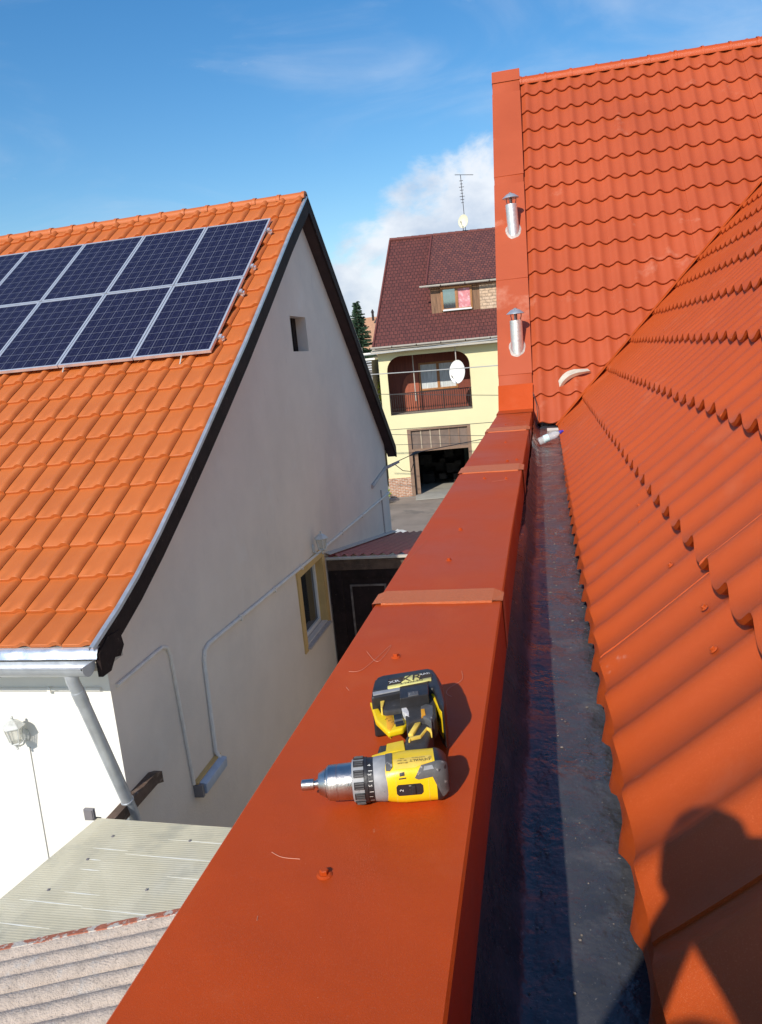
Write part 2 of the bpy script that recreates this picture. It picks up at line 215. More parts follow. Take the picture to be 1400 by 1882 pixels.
# ------------------------------------------------------------------ mesh helpers
class MB:
    def __init__(s): s.v = []; s.f = []; s.uv = None
    def add(s, vs, fs, T=None):
        o = len(s.v)
        for p in vs:
            p = Vector(p); s.v.append(tuple(T @ p) if T else tuple(p))
        s.f += [tuple(i+o for i in f) for f in fs]; return s
    def box(s, lo, hi, T=None):
        x0, y0, z0 = lo; x1, y1, z1 = hi
        return s.add([(x0, y0, z0), (x1, y0, z0), (x1, y1, z0), (x0, y1, z0), (x0, y0, z1), (x1, y0, z1), (x1, y1, z1), (x0, y1, z1)],
                     [(0, 3, 2, 1), (4, 5, 6, 7), (0, 1, 5, 4), (1, 2, 6, 5), (2, 3, 7, 6), (3, 0, 4, 7)], T)
    def prism(s, poly, z0, z1, T=None):
        n = len(poly); a = sum(poly[i][0]*poly[(i+1) % n][1]-poly[(i+1) % n][0]*poly[i][1] for i in range(n))
        if a < 0: poly = poly[::-1]
        vs = [(x, y, z0) for x, y in poly] + [(x, y, z1) for x, y in poly]
        return s.add(vs, [tuple(range(n))[::-1], tuple(range(n, 2*n))] + [(i, (i+1) % n, n+(i+1) % n, n+i) for i in range(n)], T)
    def loft(s, rings, caps=True, closed=True, T=None):
        n = len(rings[0]); vs = [p for r in rings for p in r]; fs = []
        for k in range(len(rings)-1):
            for i in range(n if closed else n-1):
                j = (i+1) % n; fs.append((k*n+i, k*n+j, (k+1)*n+j, (k+1)*n+i))
        if caps: fs += [tuple(range(n))[::-1], tuple(range((len(rings)-1)*n, len(rings)*n))]
        return s.add(vs, fs, T)
    def tube(s, path, r, seg=8, caps=True):
        path = [Vector(p) for p in path]; rings = []; rr = r if isinstance(r, (list, tuple)) else [r]*len(path); pu = None
        for i, p in enumerate(path):
            d = (path[min(i+1, len(path)-1)] - path[max(i-1, 0)]).normalized()
            u = (pu - d*pu.dot(d)) if pu else (Vector((0, 0, 1)).cross(d) if abs(d.z) < 0.95 else Vector((1, 0, 0)).cross(d))
            u.normalize(); pu = u; w = d.cross(u)
            rings.append([p + (u*cos(a)+w*sin(a))*rr[i] for a in [2*pi*k/seg for k in range(seg)]])
        return s.loft(rings, caps)
    def lathe(s, prof, seg=24, T=None, caps=True):    # profile (r, z)
        return s.loft([[(r*cos(a), r*sin(a), z) for a in [2*pi*k/seg for k in range(seg)]] for r, z in prof], caps, True, T)
    def quad(s, a, b, c, d): return s.add([a, b, c, d], [(0, 1, 2, 3)])
    def build(s, name, m, parent=None, bevel=0, smooth=False, seg=2, loc=None, sub=0, ang=40):
        me = bpy.data.meshes.new(name); me.from_pydata(s.v, [], s.f); me.validate(); me.materials.append(M[m] if isinstance(m, str) else m)
        o = bpy.data.objects.new(name, me); scn.collection.objects.link(o)
        if parent is not None: o.parent = parent
        bm = bmesh.new(); bm.from_mesh(me); bmesh.ops.recalc_face_normals(bm, faces=bm.faces); 
        if bevel:
            es = [e for e in bm.edges if len(e.link_faces) == 2 and e.calc_face_angle(0) > radians(35)]
            bmesh.ops.bevel(bm, geom=es, offset=bevel, segments=seg, affect='EDGES', profile=0.6, clamp_overlap=True)
        bm.to_mesh(me); bm.free()
        if smooth or bevel:
            for p in me.polygons: p.use_smooth = True
            try: me.set_sharp_from_angle(angle=radians(ang))
            except Exception: pass
        return o
def tag(o, label=None, cat=None, group=None, kind=None):
    for k, v in (('label', label), ('category', cat), ('group', group), ('kind', kind)):
        if v: o[k] = v
    return o
def thing(name, label, cat, loc=(0, 0, 0), group=None):
    o = bpy.data.objects.new(name, None); scn.collection.objects.link(o); o.location = loc; o.empty_display_size = 0.1
    return tag(o, label, cat, group)
def fit(o, root):                                     # geometry was made in world space: keep it there under a root that has a place
    o.parent = root; o.matrix_parent_inverse = Matrix.Translation(root.location).inverted(); return o
def frame(O, U, V, Nn):                               # matrix from a local frame
    return Matrix(((U[0], V[0], Nn[0], O[0]), (U[1], V[1], Nn[1], O[1]), (U[2], V[2], Nn[2], O[2]), (0, 0, 0, 1)))
G = -6.2                                              # ground height (camera is the origin)
# ------------------------------------------------------------------ ground
def sheet(name, x0, y0, x1, y1, z, m, T=None):
    o = MB().quad((x0, y0, z), (x1, y0, z), (x1, y1, z), (x0, y1, z)).build(name, m); return tag(o, kind='structure')
if True:
    sheet('ground', -700, -300, 700, 1200, G-0.012, 'soil')
    sheet('road', -40, 19.5, 60, 33.6, G-0.006, 'asphalt')
# ------------------------------------------------------------------ own house with parapet, gutter and metal tile roofs
house = thing('metal_roofed_house', 'foreground house with terracotta metal tile roofs, sheet capped parapet and black lined gutter', 'house', (0, 4, G))
def H(mb, name, m, **k): return fit(mb.build(name, m, **k), house)
PX0, PX1, PZ = -0.497, -0.147, -0.67
YB, YT = 8.46, 11.62                                  # foot and top of the far slope
SL = 1.362; RZ = lambda y: PZ + (y-YB)*SL
w = MB(); w.box((PX0+0.03, -3.0, G), (PX1-0.02, YB+0.1, PZ-0.03))
H(w, 'wall', 'white')
gw = MB(); gp = [(8.5, -1.0), (YT-0.05, 3.35), (YT+3.2, -1.0), (YT+3.2, G), (8.5, G)]
gw.loft([[(-0.46, y, z) for y, z in gp], [(-0.19, y, z) for y, z in gp]]); H(gw, 'gable_wall', 'plaster')
rw = MB(); rw.box((0.30, -3, G), (6.5, 8.2, -1.15)); rw.box((-0.17, 8.6, G), (6.5, 14, -1.15)); H(rw, 'side_wall', 'plaster')
# parapet cap: folded sheet, top with two hanging edges, faintly uneven
cap = MB(); rings = []
tap = lambda y: 0.033*math.exp(-max(0.3, y)/1.1) - 0.002   # the sheet is folded a little wider at the near end
ny = 60
for i in range(ny+1):
    y = -1.2 + (YB+1.2)*i/ny
    b = 0.0012*noise.noise(Vector((0, y*2.1, 3)))
    j = 0.0025*noise.noise(Vector((5, y*0.9, 1))); w_ = tap(y)
    rings.append([(PX0-0.004, y, PZ-0.16), (PX0+j, y, PZ-0.004), (PX0+0.004+j, y, PZ+b), (PX0+0.12, y, PZ+b*2+0.001), (PX1-0.12, y, PZ+b*2-0.001), (PX1-0.004+j+w_, y, PZ+b), (PX1+j+w_, y, PZ-0.004),
                  (PX1+0.004+j+w_, y, PZ-0.14), (PX1-0.002+w_, y, PZ-0.175)])
cap.loft(rings, caps=False, closed=False)
capo = H(cap, 'parapet_cap', 'cap', smooth=True, ang=28)
def child(mb, name, m, par, **k):                     # sub-part made in world space; its part already sits at the world origin
    o = mb.build(name, m, **k); o.parent = par; return o
for y0, y1 in ((2.005, 2.095), (4.27, 4.47), (6.36, 6.62)):
    j = MB(); e = 0.018
    j.loft([[(PX0-0.006, y0, PZ-0.14), (PX0-0.006, y1, PZ-0.14)],
            [(PX0-0.006, y0, PZ+0.003), (PX0-0.006, y1, PZ+0.003)], [(PX0+0.02, y0-0.002, PZ+0.006), (PX0+0.02, y1, PZ+0.012)],
            [(PX1-0.022, y0, PZ+0.006), (PX1-0.022, y1, PZ+0.012)], [(PX1+0.006, y0+0.004, PZ+0.003), (PX1+0.006, y1-0.01, PZ+0.003)], [(PX1+0.009, y0+0.01, PZ-0.14), (PX1+0.009, y1-0.02, PZ-0.14)]], caps=False, closed=False)
    j.quad((PX0+0.02, y0-0.002, PZ+0.006), (PX1-0.022, y0, PZ+0.006), (PX1-0.022, y0, PZ-0.002), (PX0+0.02, y0-0.002, PZ-0.002))
    j.quad((PX0+0.02, y1, PZ+0.012), (PX1-0.022, y1, PZ+0.012), (PX1-0.022, y1, PZ-0.002), (PX0+0.02, y1, PZ-0.002))
    child(j, 'joint_strip', 'joint', capo)
def screw_mb(x, y, z, r=0.0055, nrm=Vector((0, 0, 1))):
    q = nrm.to_track_quat('Z', 'Y').to_matrix().to_4x4(); T = Matrix.Translation((x, y, z)) @ q @ Matrix.Rotation(R_.random(), 4, 'Z')
    m_ = MB(); m_.lathe([(r*1.75, -0.0005), (r*1.75, 0.001), (r*1.3, 0.0025)], 14, T); m_.lathe([(r, 0.0025), (r, 0.0075), (r*0.8, 0.0085)], 6, T); return m_
for x, y in [(-0.322, 0.875), (-0.365, 1.63), (-0.346, 2.887), (-0.339, 2.45), (-0.223, 4.02), (-0.19, 4.69), (-0.245, 4.66), (-0.339, 4.06), (-0.30, 5.6), (-0.36, 6.9)]:
    child(screw_mb(x, y, PZ, 0.0062), 'screw', 'cap', capo)
# pale scratches and swarf threads lying on the cap
for pts in [[(-0.411, 0.915), (-0.392, 0.905), (-0.365, 0.903)], [(-0.205, 1.545), (-0.20, 1.50), (-0.222, 1.46), (-0.224, 1.435), (-0.212, 1.42)], [(-0.44, 1.66), (-0.40, 1.60), (-0.39, 1.70), (-0.425, 1.56), (-0.455, 1.545)], [(-0.385, 0.79), (-0.383, 0.782)], [(-0.485, 2.4), (-0.455, 2.75)], [(-0.44, 1.463), (-0.43, 1.447)], [(-0.29, 3.95), (-0.22, 3.98)]]:
    P0 = [Vector((x, y, PZ+0.0016)) for x, y in pts]; P_ = []
    for i in range(len(P0)-1):
        a, b, c, d = P0[max(0, i-1)], P0[i], P0[i+1], P0[min(len(P0)-1, i+2)]
        for t in [k/6.0 for k in range(6)]: P_.append(0.5*((2*b)+(c-a)*t+(2*a-5*b+4*c-d)*t*t+(3*b-a-3*c+d)*t**3))
    P_.append(P0[-1]); s_ = MB(); s_.tube(P_, 0.0004, 4)
    child(s_, 'metal_thread', 'thread', capo)
# inner membrane upstand + gutter floor
fl = lambda y: -1.035 + 0.175*min(1, max(0, y)/8.45)
gb = MB(); nx = 26; rows = []
ys = [-1.2 + 0.0005*0 + i*0.035 for i in range(110)]; y_ = ys[-1]
while y_ < 9.2: y_ += 0.06; ys.append(y_)
for y in ys:
    f = fl(y); r = []
    prof = [(PX1-0.012+tap(y), PZ-0.16), (PX1-0.006+tap(y)*0.8, PZ-0.20), (PX1+0.012, f+0.09), (PX1+0.03, f+0.04), (PX1+0.05, f+0.01)] + [(PX1+0.065+0.019*k, f) for k in range(18)]
    for k, (x, z) in enumerate(prof):
        p = Vector((x*1.0, y, 0)); wr = 0.006*noise.noise(Vector((x*9, y*3.3, 0))) + 0.004*noise.noise(Vector((x*22, y*14, 4))) + 0.0016*noise.noise(Vector((x*60, y*60, 4)))
        if k < 2: wr *= 0.2
        if k in (2, 3, 4): r.append((x + 0.010*noise.noise(Vector((k*.4, y*6, 7))), y, z+wr))
        else: r.append((x, y, z + wr))
    rows.append(r)
gb.loft(rows, caps=False, closed=False)
gut = H(gb, 'gutter_lining', 'bitumen', smooth=True, ang=80)
# metal tile sheets ---------------------------------------------------------
def metal_tiles(O, U, S, Nn, n_w, wav, n_r, step, amp, lip, first=None, per=10, sheetw=5, phase=0.0, jag=0.0, scal=0.0):
    """O origin at the eave, U across, S upslope; every course is a row that steps down at its lower edge"""
    mb = MB(); T = frame(O, U, S, Nn); edges = [0.0]
    for k in range(n_r): edges.append((first if (first and k == 0) else step) + edges[-1])
    cols = []
    for i in range(int(n_w*per)+1):
        t = i/per + phase
        cols.append((i/per*wav, t, False))
        if i and i % (per*sheetw) == 0: cols.append((i/per*wav+0.0005, t, True))
    def h(t, sh):
        f = t - math.floor(t); f += 0.055*sin(2*pi*f); c = 0.5+0.5*cos(2*pi*f)
        q = ((t-phase) / sheetw); fr = q - math.floor(q)
        if sh is False and fr < 1e-6 and t > phase: fr = 1.0
        return amp*c + 0.005*(1-fr if True else 0)
    for k in range(n_r):
        a, b = edges[k], edges[k+1]; L = b-a; ro = []
        for s_, dz, ds in ((a, -0.008, 0.022), (a, lip*0.60, 0.0), (a, lip, 0.003), (a+0.02, lip*1.0, 0), (a+0.05, lip*0.86, 0), (a+L*0.4, lip*0.55, 0), (a+L*0.7, lip*0.28, 0), (b+0.030, -0.002, 0)):
            ring = []
            for (x, t, sh) in cols:
                hh = h(t, sh); jj = jag*(noise.noise(Vector((x*1.3, k*2.1, 0))))
                ring.append((x, s_+ds+jj+scal*hh/amp*(0.3 if k == 0 and s_ < 0.1 else 1), hh+dz + 0.0012*noise.noise(Vector((x*3, s_*3, 2)))))
            ro.append(ring)
        mb.loft(ro, caps=False, closed=False, T=T)
    return mb, edges
c45 = 1/sqrt(2)
UR = Vector((0, 1, 0)); SR = Vector((c45, 0, c45)); NR = Vector((-c45, 0, c45)); OR_ = Vector((0.120, -1.10, -0.870)) - NR*0.020
mb, edR = metal_tiles(OR_, UR, SR, NR, 66, 0.2105, 16, 0.378, 0.026, 0.034, first=0.358, per=14, phase=0.36, jag=0.003, scal=0.036)
slopeR = H(mb, 'side_roof_slope', 'tilered', smooth=True, ang=35)
# eave flashing below the first course
ef = MB(); rr = []
for i in range(300):
    y = -1.1 + i*0.033; wv = 0.5+0.5*cos(2*pi*((y+1.10)/0.2105+0.36))
    e = 0.016*wv**2.2 + 0.004*noise.noise(Vector((0, y*7, 0)))
    x0 = 0.108
    rr.append([(x0+0.10, y, -0.80), (x0+0.010, y, -0.888), (x0+0.002-e*0.8, y, -0.905-e*0.6), (x0-0.002-e, y, -0.925-e*1.4)])
ef.loft(rr, caps=False, closed=False); H(ef, 'eave_flashing', 'tilered', smooth=True, ang=60)
dl = MB(); dl.box((0.20, -1.1, -1.05), (0.24, 8.6, -0.83)); H(dl, 'fascia_board', 'darkwood')
# screws in the troughs of the near slope
for y, s_ in [(1.22, .30), (1.62, .28), (1.86, .31), (2.29, .29), (1.44, .60), (2.9, .27), (3.1, .30), (1.02, .30), (3.9, .28), (1.62, .66), (0.98, .68), (2.1, .64), (3.3, .66), (2.5, 1.02), (4.8, .28)]:
    yy = round((y+1.10)/0.2105+0.36-0.5)+0.5-0.36; yy = yy*0.2105-1.10
    P_ = Vector((0, yy, 0)) + Vector((0.108, 0, -0.882)) + SR*(s_+0.02) - NR*0.006
    child(screw_mb(P_.x, P_.y, P_.z, 0.006, NR), 'screw', 'tilered', slopeR)
# far slope
th = atan2(1.34, 1); SF = Vector((0, cos(th), sin(th))); NF = Vector((0, -sin(th), cos(th))); OF = Vector((-0.135, 8.37, -0.835)) - NF*0.02
LF = sqrt((YT-8.37)**2*(1+1.34**2))
mb, edF = metal_tiles(OF, Vector((1, 0, 0)), SF, NF, 37, 0.1855, 16, LF/16.0, 0.030, 0.029, first=None, per=10, phase=0.55, jag=0.0, scal=0.026)
H(mb, 'far_roof_slope', 'tilefar', smooth=True, ang=35)
bk = MB(); bk.quad((-0.14, YT, 3.44), (6.8, YT, 3.44), (6.8, YT+3.2, -0.85), (-0.14, YT+3.2, -0.85)); H(bk, 'rear_roof_slope', 'tilefar')
b2 = MB(); xr = 0.108+edR[-1]*c45; b2.quad((xr, -1.1, -0.882+edR[-1]*c45-0.02), (xr, 12, -0.882+edR[-1]*c45-0.02), (xr+4, 12, -1.0), (xr+4, -1.1, -1.0)); H(b2, 'outer_roof_slope', 'tilered')
# ridge cap of the far roof: overlapping half round pieces
rc = MB()
for k in range(22):
    x0 = -0.14+k*0.33; r0 = []
    for x, r in ((x0, 0.098), (x0+0.03, 0.098), (x0+0.034, 0.088), (x0+0.345, 0.086)):
        r0.append([(x, YT-0.005+r*cos(a)*1.05, 3.470+r*sin(a)*0.95) for a in [pi*(1.12-1.24*q/10) for q in range(11)]])
    rc.loft(r0, caps=False, closed=False)
H(rc, 'ridge_cap', 'tilered', smooth=True, ang=50)
# rake cap (raised strip) climbing the gable on the left
RX0, RX1 = PX0-0.003, PX1+0.008
def rake_pt(x, s, up):                                # s metres in Y from YB along the slope
    nrm = Vector((0, -SL, 1)).normalized(); p = Vector((x, YB+s, RZ(YB+s))) + nrm*up; return p
rk = MB(); LY = YT-YB; rings = []
for i in range(41):
    s_ = LY*i/40.0; b = 0.004*noise.noise(Vector((2, s_*2.5, 0)))
    rings.append([rake_pt(RX0, s_, -0.16), rake_pt(RX0, s_, -0.004), rake_pt(RX0+0.006, s_, 0), rake_pt(RX0+0.17, s_, b), rake_pt(RX1-0.006, s_, 0), rake_pt(RX1, s_, -0.004), rake_pt(RX1+0.002, s_, -0.15)])
rk.loft(rings, caps=False, closed=False)
rako = H(rk, 'rake_cap', 'tilefar', smooth=True, ang=50)
for s_ in (LY*0.645, LY*0.335, 0.27):
    q = MB(); a, b = s_, s_+0.02
    q.loft([[rake_pt(RX0-0.004, s_, -0.15), rake_pt(RX0-0.004, s_+0.9, -0.15)], [rake_pt(RX0-0.004, s_, 0.005), rake_pt(RX0-0.004, s_+0.9, 0.001)], [rake_pt(RX1+0.004, s_, 0.010), rake_pt(RX1+0.003, s_+0.9, 0.001)], [rake_pt(RX1+0.005, s_, -0.14), rake_pt(RX1+0.004, s_+0.9, -0.14)]], caps=False, closed=False)
    q.quad(rake_pt(RX0-0.004, s_, 0.005), rake_pt(RX1+0.004, s_, 0.010), rake_pt(RX1+0.004, s_, -0.004), rake_pt(RX0-0.004, s_, -0.004))
    child(q, 'overlap_sheet', 'tilefar', rako)
tp = MB(); tp.loft([[rake_pt(x, LY-0.10, u), rake_pt(x, LY+0.03, u)] for x, u in ((RX0-0.006, -0.15), (RX0-0.006, 0.012), (RX1+0.006, 0.012), (RX1+0.006, -0.15))], caps=False, closed=False)
tp.box((RX0-0.006, YT-0.02, RZ(YT)-0.24), (RX1+0.006, YT+0.10, RZ(YT)-0.02)); child(tp, 'end_cap', 'tilefar', rako)
sh = MB(); sh.loft([[rake_pt(RX1-0.01, 0, -0.02), rake_pt(RX1-0.01, LY, -0.02)], [rake_pt(RX1+0.004, 0, -0.11), rake_pt(RX1+0.004, LY, -0.11)], [rake_pt(RX1+0.03, 0, -0.15), rake_pt(RX1+0.03, LY, -0.15)]], caps=False, closed=False)
H(sh, 'side_flashing', 'tilefar')
# fold where the parapet cap meets the rake cap
kk = MB(); kk.loft([[(RX0-0.006, YB-0.42, PZ-0.13), (RX0-0.006, YB-0.42, PZ+0.004), (PX1+0.006, YB-0.42, PZ+0.006), (PX1+0.008, YB-0.42, PZ-0.14)],
                    [(RX0-0.006, YB-0.02, PZ-0.13), (RX0-0.006, YB-0.02, PZ+0.006), (PX1+0.006, YB-0.02, PZ+0.006), (PX1+0.008, YB-0.02, PZ-0.14)],
                    [rake_pt(RX0-0.006, 0.19, -0.13), rake_pt(RX0-0.006, 0.19, 0.008), rake_pt(RX1+0.006, 0.19, 0.012), rake_pt(RX1+0.006, 0.19, -0.14)]], caps=False, closed=False)
H(kk, 'corner_flashing', 'cap')
# valley cover strip along the line where both slopes meet
v0 = Vector((0.11, 8.40, -0.86)); v1 = Vector((4.2, 11.47, 3.23)); vd = (v1-v0).normalized(); vn = vd.cross(UR).cross(vd)
vc = MB(); rings = []
for i in range(81):
    p = v0.lerp(v1, i/80.0); e = 0.010*noise.noise(Vector((i*0.5, 0, 0))) + 0.045*((i/80.0*12.2) % 1.0) - 0.03
    rings.append([p + UR*(e-0.004) + NR*0.012, p + UR*(0.0+e) + NR*0.030, p - UR*0.13 + NR*0.036, p-UR*0.16+NR*0.020])
vc.loft(rings, caps=False, closed=False); H(vc, 'valley_strip', 'tilered', smooth=True, ang=50)
# two small round vents through the rake cap
for yv, tilt in ((8.92, 0.0), (9.94, -0.03)):
    zb = RZ(yv); vb = MB(); T = Matrix.Translation((-0.284, yv+0.015, zb)) @ Matrix.Rotation(tilt, 4, 'Y')
    vb.lathe([(0.070, -0.10), (0.068, 0.325), (0.064, 0.327), (0.062, 0.28)], 28, T)
    vp_ = H(vb, 'vent_pipe', 'ducts', smooth=True)
    cb = MB(); cb.lathe([(0.100, 0.395), (0.097, 0.402), (0.05, 0.440), (0.006, 0.456)], 24, T); child(cb, 'rain_cap', 'zinc', vp_, smooth=True, ang=60)
    st = MB()
    for a in (0.4, 2.5, 4.6):
        st.tube([T @ Vector((0.054*cos(a), 0.054*sin(a), 0.33)), T @ Vector((0.066*cos(a), 0.066*sin(a), 0.37)), T @ Vector((0.066*cos(a), 0.066*sin(a), 0.41)), T @ Vector((0.05*cos(a), 0.05*sin(a), 0.44))], 0.005, 5)
    st.lathe([(0.018, 0.26), (0.018, 0.46)], 10, T); child(st, 'cap_bracket', 'steelgrey', vp_)
    cl = MB(); rg = []
    for a in [2*pi*q/24 for q in range(24)]:
        x = 0.072*cos(a); yq = 0.072*sin(a); 
        for_r = 0.085+0.012*noise.noise(Vector((cos(a)*2, sin(a)*2, yv))) + 0.010
        rg.append(((x, yq), (x*for_r/0.072, yq*for_r/0.072)))
    top = [Vector((-0.284+i[0][0], yv+0.015+i[0][1], RZ(yv+0.015+i[0][1])+0.03)) for i in rg]; low = [Vector((-0.284+i[1][0], yv+0.015+i[1][1]*0.8, RZ(yv+0.015+i[1][1]*0.8)+0.006)) for i in rg]
    cl.loft([low, top], caps=False); child(cl, 'sealant_collar', 'seal', vp_, smooth=True)
# ------------------------------------------------------------------ small loose things on the roof
o = MB(); rings = []
for i in range(15):
    t = i/14.0; p = Vector((0.105, 8.62, -0.55)).lerp(Vector((0.47, 8.70, -0.33)), t); p.z += 0.085*sin(pi*t**0.8)*1.0; p.x -= 0.03*sin(pi*t)
    wd = 0.034*(0.75+0.5*sin(pi*min(1, t*1.1)))
    rings.append([p + Vector((-0.02, 0.02, wd)), p + Vector((0.006, -0.03, 0)), p + Vector((0.02, 0.0, -wd*0.75)), p + Vector((0.012, 0.006, -wd*0.6)), p+Vector((0, 0.0, 0.01))])
tag(o.loft(rings).build('metal_offcut', mat('bare_offcut', (0.66, 0.58, 0.46), 0.5, 0.2, 0.15, 20), smooth=True), 'curled pale sheet metal offcut sticking up from the foot of the valley', 'metal offcut')
o = MB(); o.loft([[Vector(p) + Vector((dx, dy, 0)) for dx, dy in ((0, 0), (.03, -.015), (.03, .01), (0.005, .03))] for p in ((0.40, 8.62, -0.62), (0.475, 8.66, -0.50), (0.53, 8.70, -0.42), (0.50, 8.78, -0.385))])
o.loft([[(0.36, 8.62, -0.60), (0.40, 8.56, -0.66), (0.42, 8.60, -0.70)], [(0.43, 8.62, -0.55), (0.46, 8.60, -0.60), (0.45, 8.62, -0.62)]])
tag(o.build('sheet_scrap', 'tilered'), 'bent terracotta sheet scrap lying at the foot of the valley beside the curled pale offcut', 'sheet scrap')
o = MB(); zt = fl(8.1)+0.012
o.loft([[(x, y, z) for x, y, z in ((-0.005, 8.16, zt), (0.115, 8.12, zt), (0.155, 8.10, zt+0.03), (0.165, 8.07, zt+0.06))], [(x, y, z) for x, y, z in ((-0.005, 7.98, zt+0.018), (0.115, 7.95, zt+0.018), (0.150, 7.93, zt+0.05), (0.160, 7.92, zt+0.078))]], closed=False, caps=False)
o.loft([[(-0.005, 7.98, zt+0.018), (0.115, 7.95, zt+0.018), (0.15, 7.93, zt+0.05)], [(-0.005, 7.975, zt-0.01), (0.115, 7.945, zt-0.01), (0.15, 7.925, zt+0.02)]], closed=False, caps=False)
tag(o.build('sheet_offcut', mat('grey_offcut', (0.50, 0.46, 0.44), 0.35, 0.5)), 'short folded grey sheet offcut lying across the far end of the black gutter', 'metal offcut')
o = MB(); o.tube([(PX1+0.012, 8.55, -0.50), (-0.10, 8.4, -0.62), (-0.095, 8.32, -0.74), (-0.11, 8.25, -0.83)], 0.004, 6)
tag(o.build('roof_cable', 'wire'), 'thin dark cable hanging beside the rake flashing into the far end of the gutter', 'cable')
# crumbs of mortar, grit and swarf washed along the gutter
dm = MB(); rnd = random.Random(19)
for k in range(260):
    y = 0.7+7.2*rnd.random()**1.3; x = rnd.uniform(-0.085, 0.10); x = x if rnd.random() < 0.6 else rnd.gauss(-0.02, 0.02); s_ = rnd.uniform(0.0004, 0.0011)*(1+0.12*y); z = fl(y)+0.002
    a = rnd.random()*6.28; st = rnd.uniform(1, 4)
    dm.loft([[(x+s_*st*cos(a+q)*f, y+s_*sin(a+q)*f*st*0.7, z+h*s_) for q in (0, 1.3, 2.6, 3.9, 5.1)] for f, h in ((1, -1), (1, 0.5), (0.5, 1.2))])
tag(dm.build('grit', mat('gutter_grit', (0.20, 0.17, 0.15), 0.9, 0, 0.6, 90)), 'grit, mortar crumbs and swarf scattered along the floor of the black gutter', 'debris', None, 'stuff')
# water bottle lying in the gutter
zb = fl(7.1)+0.040
T = Matrix.Translation((-0.085, 6.98, zb)) @ Matrix.Rotation(radians(12), 4, 'Z') @ Matrix.Rotation(radians(-19), 4, 'Y') @ Matrix.Rotation(pi/2, 4, 'Y')
wb = thing('water_bottle', 'small clear plastic water bottle with dark blue cap lying in the gutter', 'bottle', (-0.085, 6.98, zb))
q = MB(); prof = [(0.018, 0.0), (0.031, 0.004), (0.034, 0.015)] + [(0.034-0.002*(k % 2), 0.02+0.008*k) for k in range(9)] + [(0.034, 0.10), (0.032, 0.125), (0.034, 0.14), (0.031, 0.165), (0.02, 0.187), (0.0125, 0.197), (0.0125, 0.203)]
q.lathe(prof, 24, T); fit(q.build('bottle_body', 'bottle', smooth=True), wb)
q = MB(); q.lathe([(0.0348, 0.052), (0.0348, 0.098)], 24, T, caps=False); fit(q.build('bottle_label', 'blabel', smooth=True), wb)
q = MB(); q.lathe([(0.0165, 0.199), (0.0165, 0.217), (0.011, 0.222), (0.009, 0.238)], 18, T); fit(q.build('bottle_cap', 'bluecap', smooth=True), wb)
# ------------------------------------------------------------------ white house with orange clay tiles, on the left
WX, RX, EY, RY = -3.70, -3.53, 5.10, 12.36            # gable wall, tile rake edge, near eave, ridge
prof_n = [(4.98, -2.045), (5.10, -1.995), (5.46, -1.85), (5.82, -1.68), (6.30, -1.415), (6.85, -1.085), (7.48, -0.69), (8.19, -0.235), (9.04, 0.31), (10.04, 0.985), (11.27, 1.83), (12.36, 2.60)]
def zr(y):
    if y <= RY:
        for (a, b), (c, d) in zip(prof_n, prof_n[1:]):
            if y <= c: return b + (d-b)*(y-a)/(c-a)
        return 2.60
    return 2.60 - (y-RY)*0.868
XL = -12.4
lh = thing('white_house', 'white and grey plastered house with orange clay tile roof and bare gable', 'house', (-8, 11.4, G))
def Lh(mb, name, m, **k): return fit(mb.build(name, m, **k), lh)
# gable wall with openings cut as boxes around them
def wall_with_holes(x, pts_fn, y0, y1, holes, thick, zb):
    mb = MB(); ycuts = sorted(set([y0, y1] + [h[0] for h in holes] + [h[1] for h in holes] + [y0 + (y1-y0)*i/40.0 for i in range(41)] + [RY]))
    for a, b in zip(ycuts, ycuts[1:]):
        if b-a < 1e-5: continue
        m_ = (a+b)/2; spans = [(zb, None)]
        hs = sorted([h for h in holes if h[0] <= m_ <= h[1]], key=lambda h: h[2]); lo = zb; segs = []
        for h in hs: segs.append((lo, lo, h[2], h[2])); lo = h[3]
        segs.append((lo, lo, pts_fn(a), pts_fn(b)))
        for la, lb, ta, tb in segs:
            mb.quad((x, a, la), (x, b, lb), (x, b, tb), (x, a, ta))
    for h in holes:
        a, b, c, d = h; mb.quad((x, a, c), (x-thick, a, c), (x-thick, a, d), (x, a, d)); mb.quad((x, b, c), (x-thick, b, c), (x-thick, b, d), (x, b, d))
        mb.quad((x, a, c), (x-thick, a, c), (x-thick, b, c), (x, b, c)); mb.quad((x, a, d), (x-thick, a, d), (x-thick, b, d), (x, b, d))
    return mb
FY, BY = 5.45, 17.38
hole_att = (11.44, 12.24, 0.235, 0.765); hole_win = (10.50, 11.64, -4.12, -3.05)
Lh(wall_with_holes(WX, lambda y: zr(y)-0.17, FY, BY, [hole_att, hole_win], 0.20, G), 'gable_wall', 'plaster')
q = MB(); q.box((XL, FY, G), (WX-0.001, FY+0.28, -1.9)); fw = Lh(q, 'front_wall', 'white')
q = MB(); q.box((XL, BY-0.3, G), (WX-0.001, BY, -1.95)); Lh(q, 'rear_wall', 'plaster')
# attic opening: dark boarded shutter set deep in the reveal
q = MB(); q.box((WX-0.23, 11.44, 0.235), (WX-0.19, 12.24, 0.765)); at = Lh(q, 'attic_shutter', 'oldwood')
q = MB()
for k in range(4): q.box((WX-0.19, 11.45+k*0.2, 0.24), (WX-0.175+0.006*(k % 2), 11.45+k*0.2+0.18, 0.76))
child(q, 'shutter_board', 'darkwood', at)
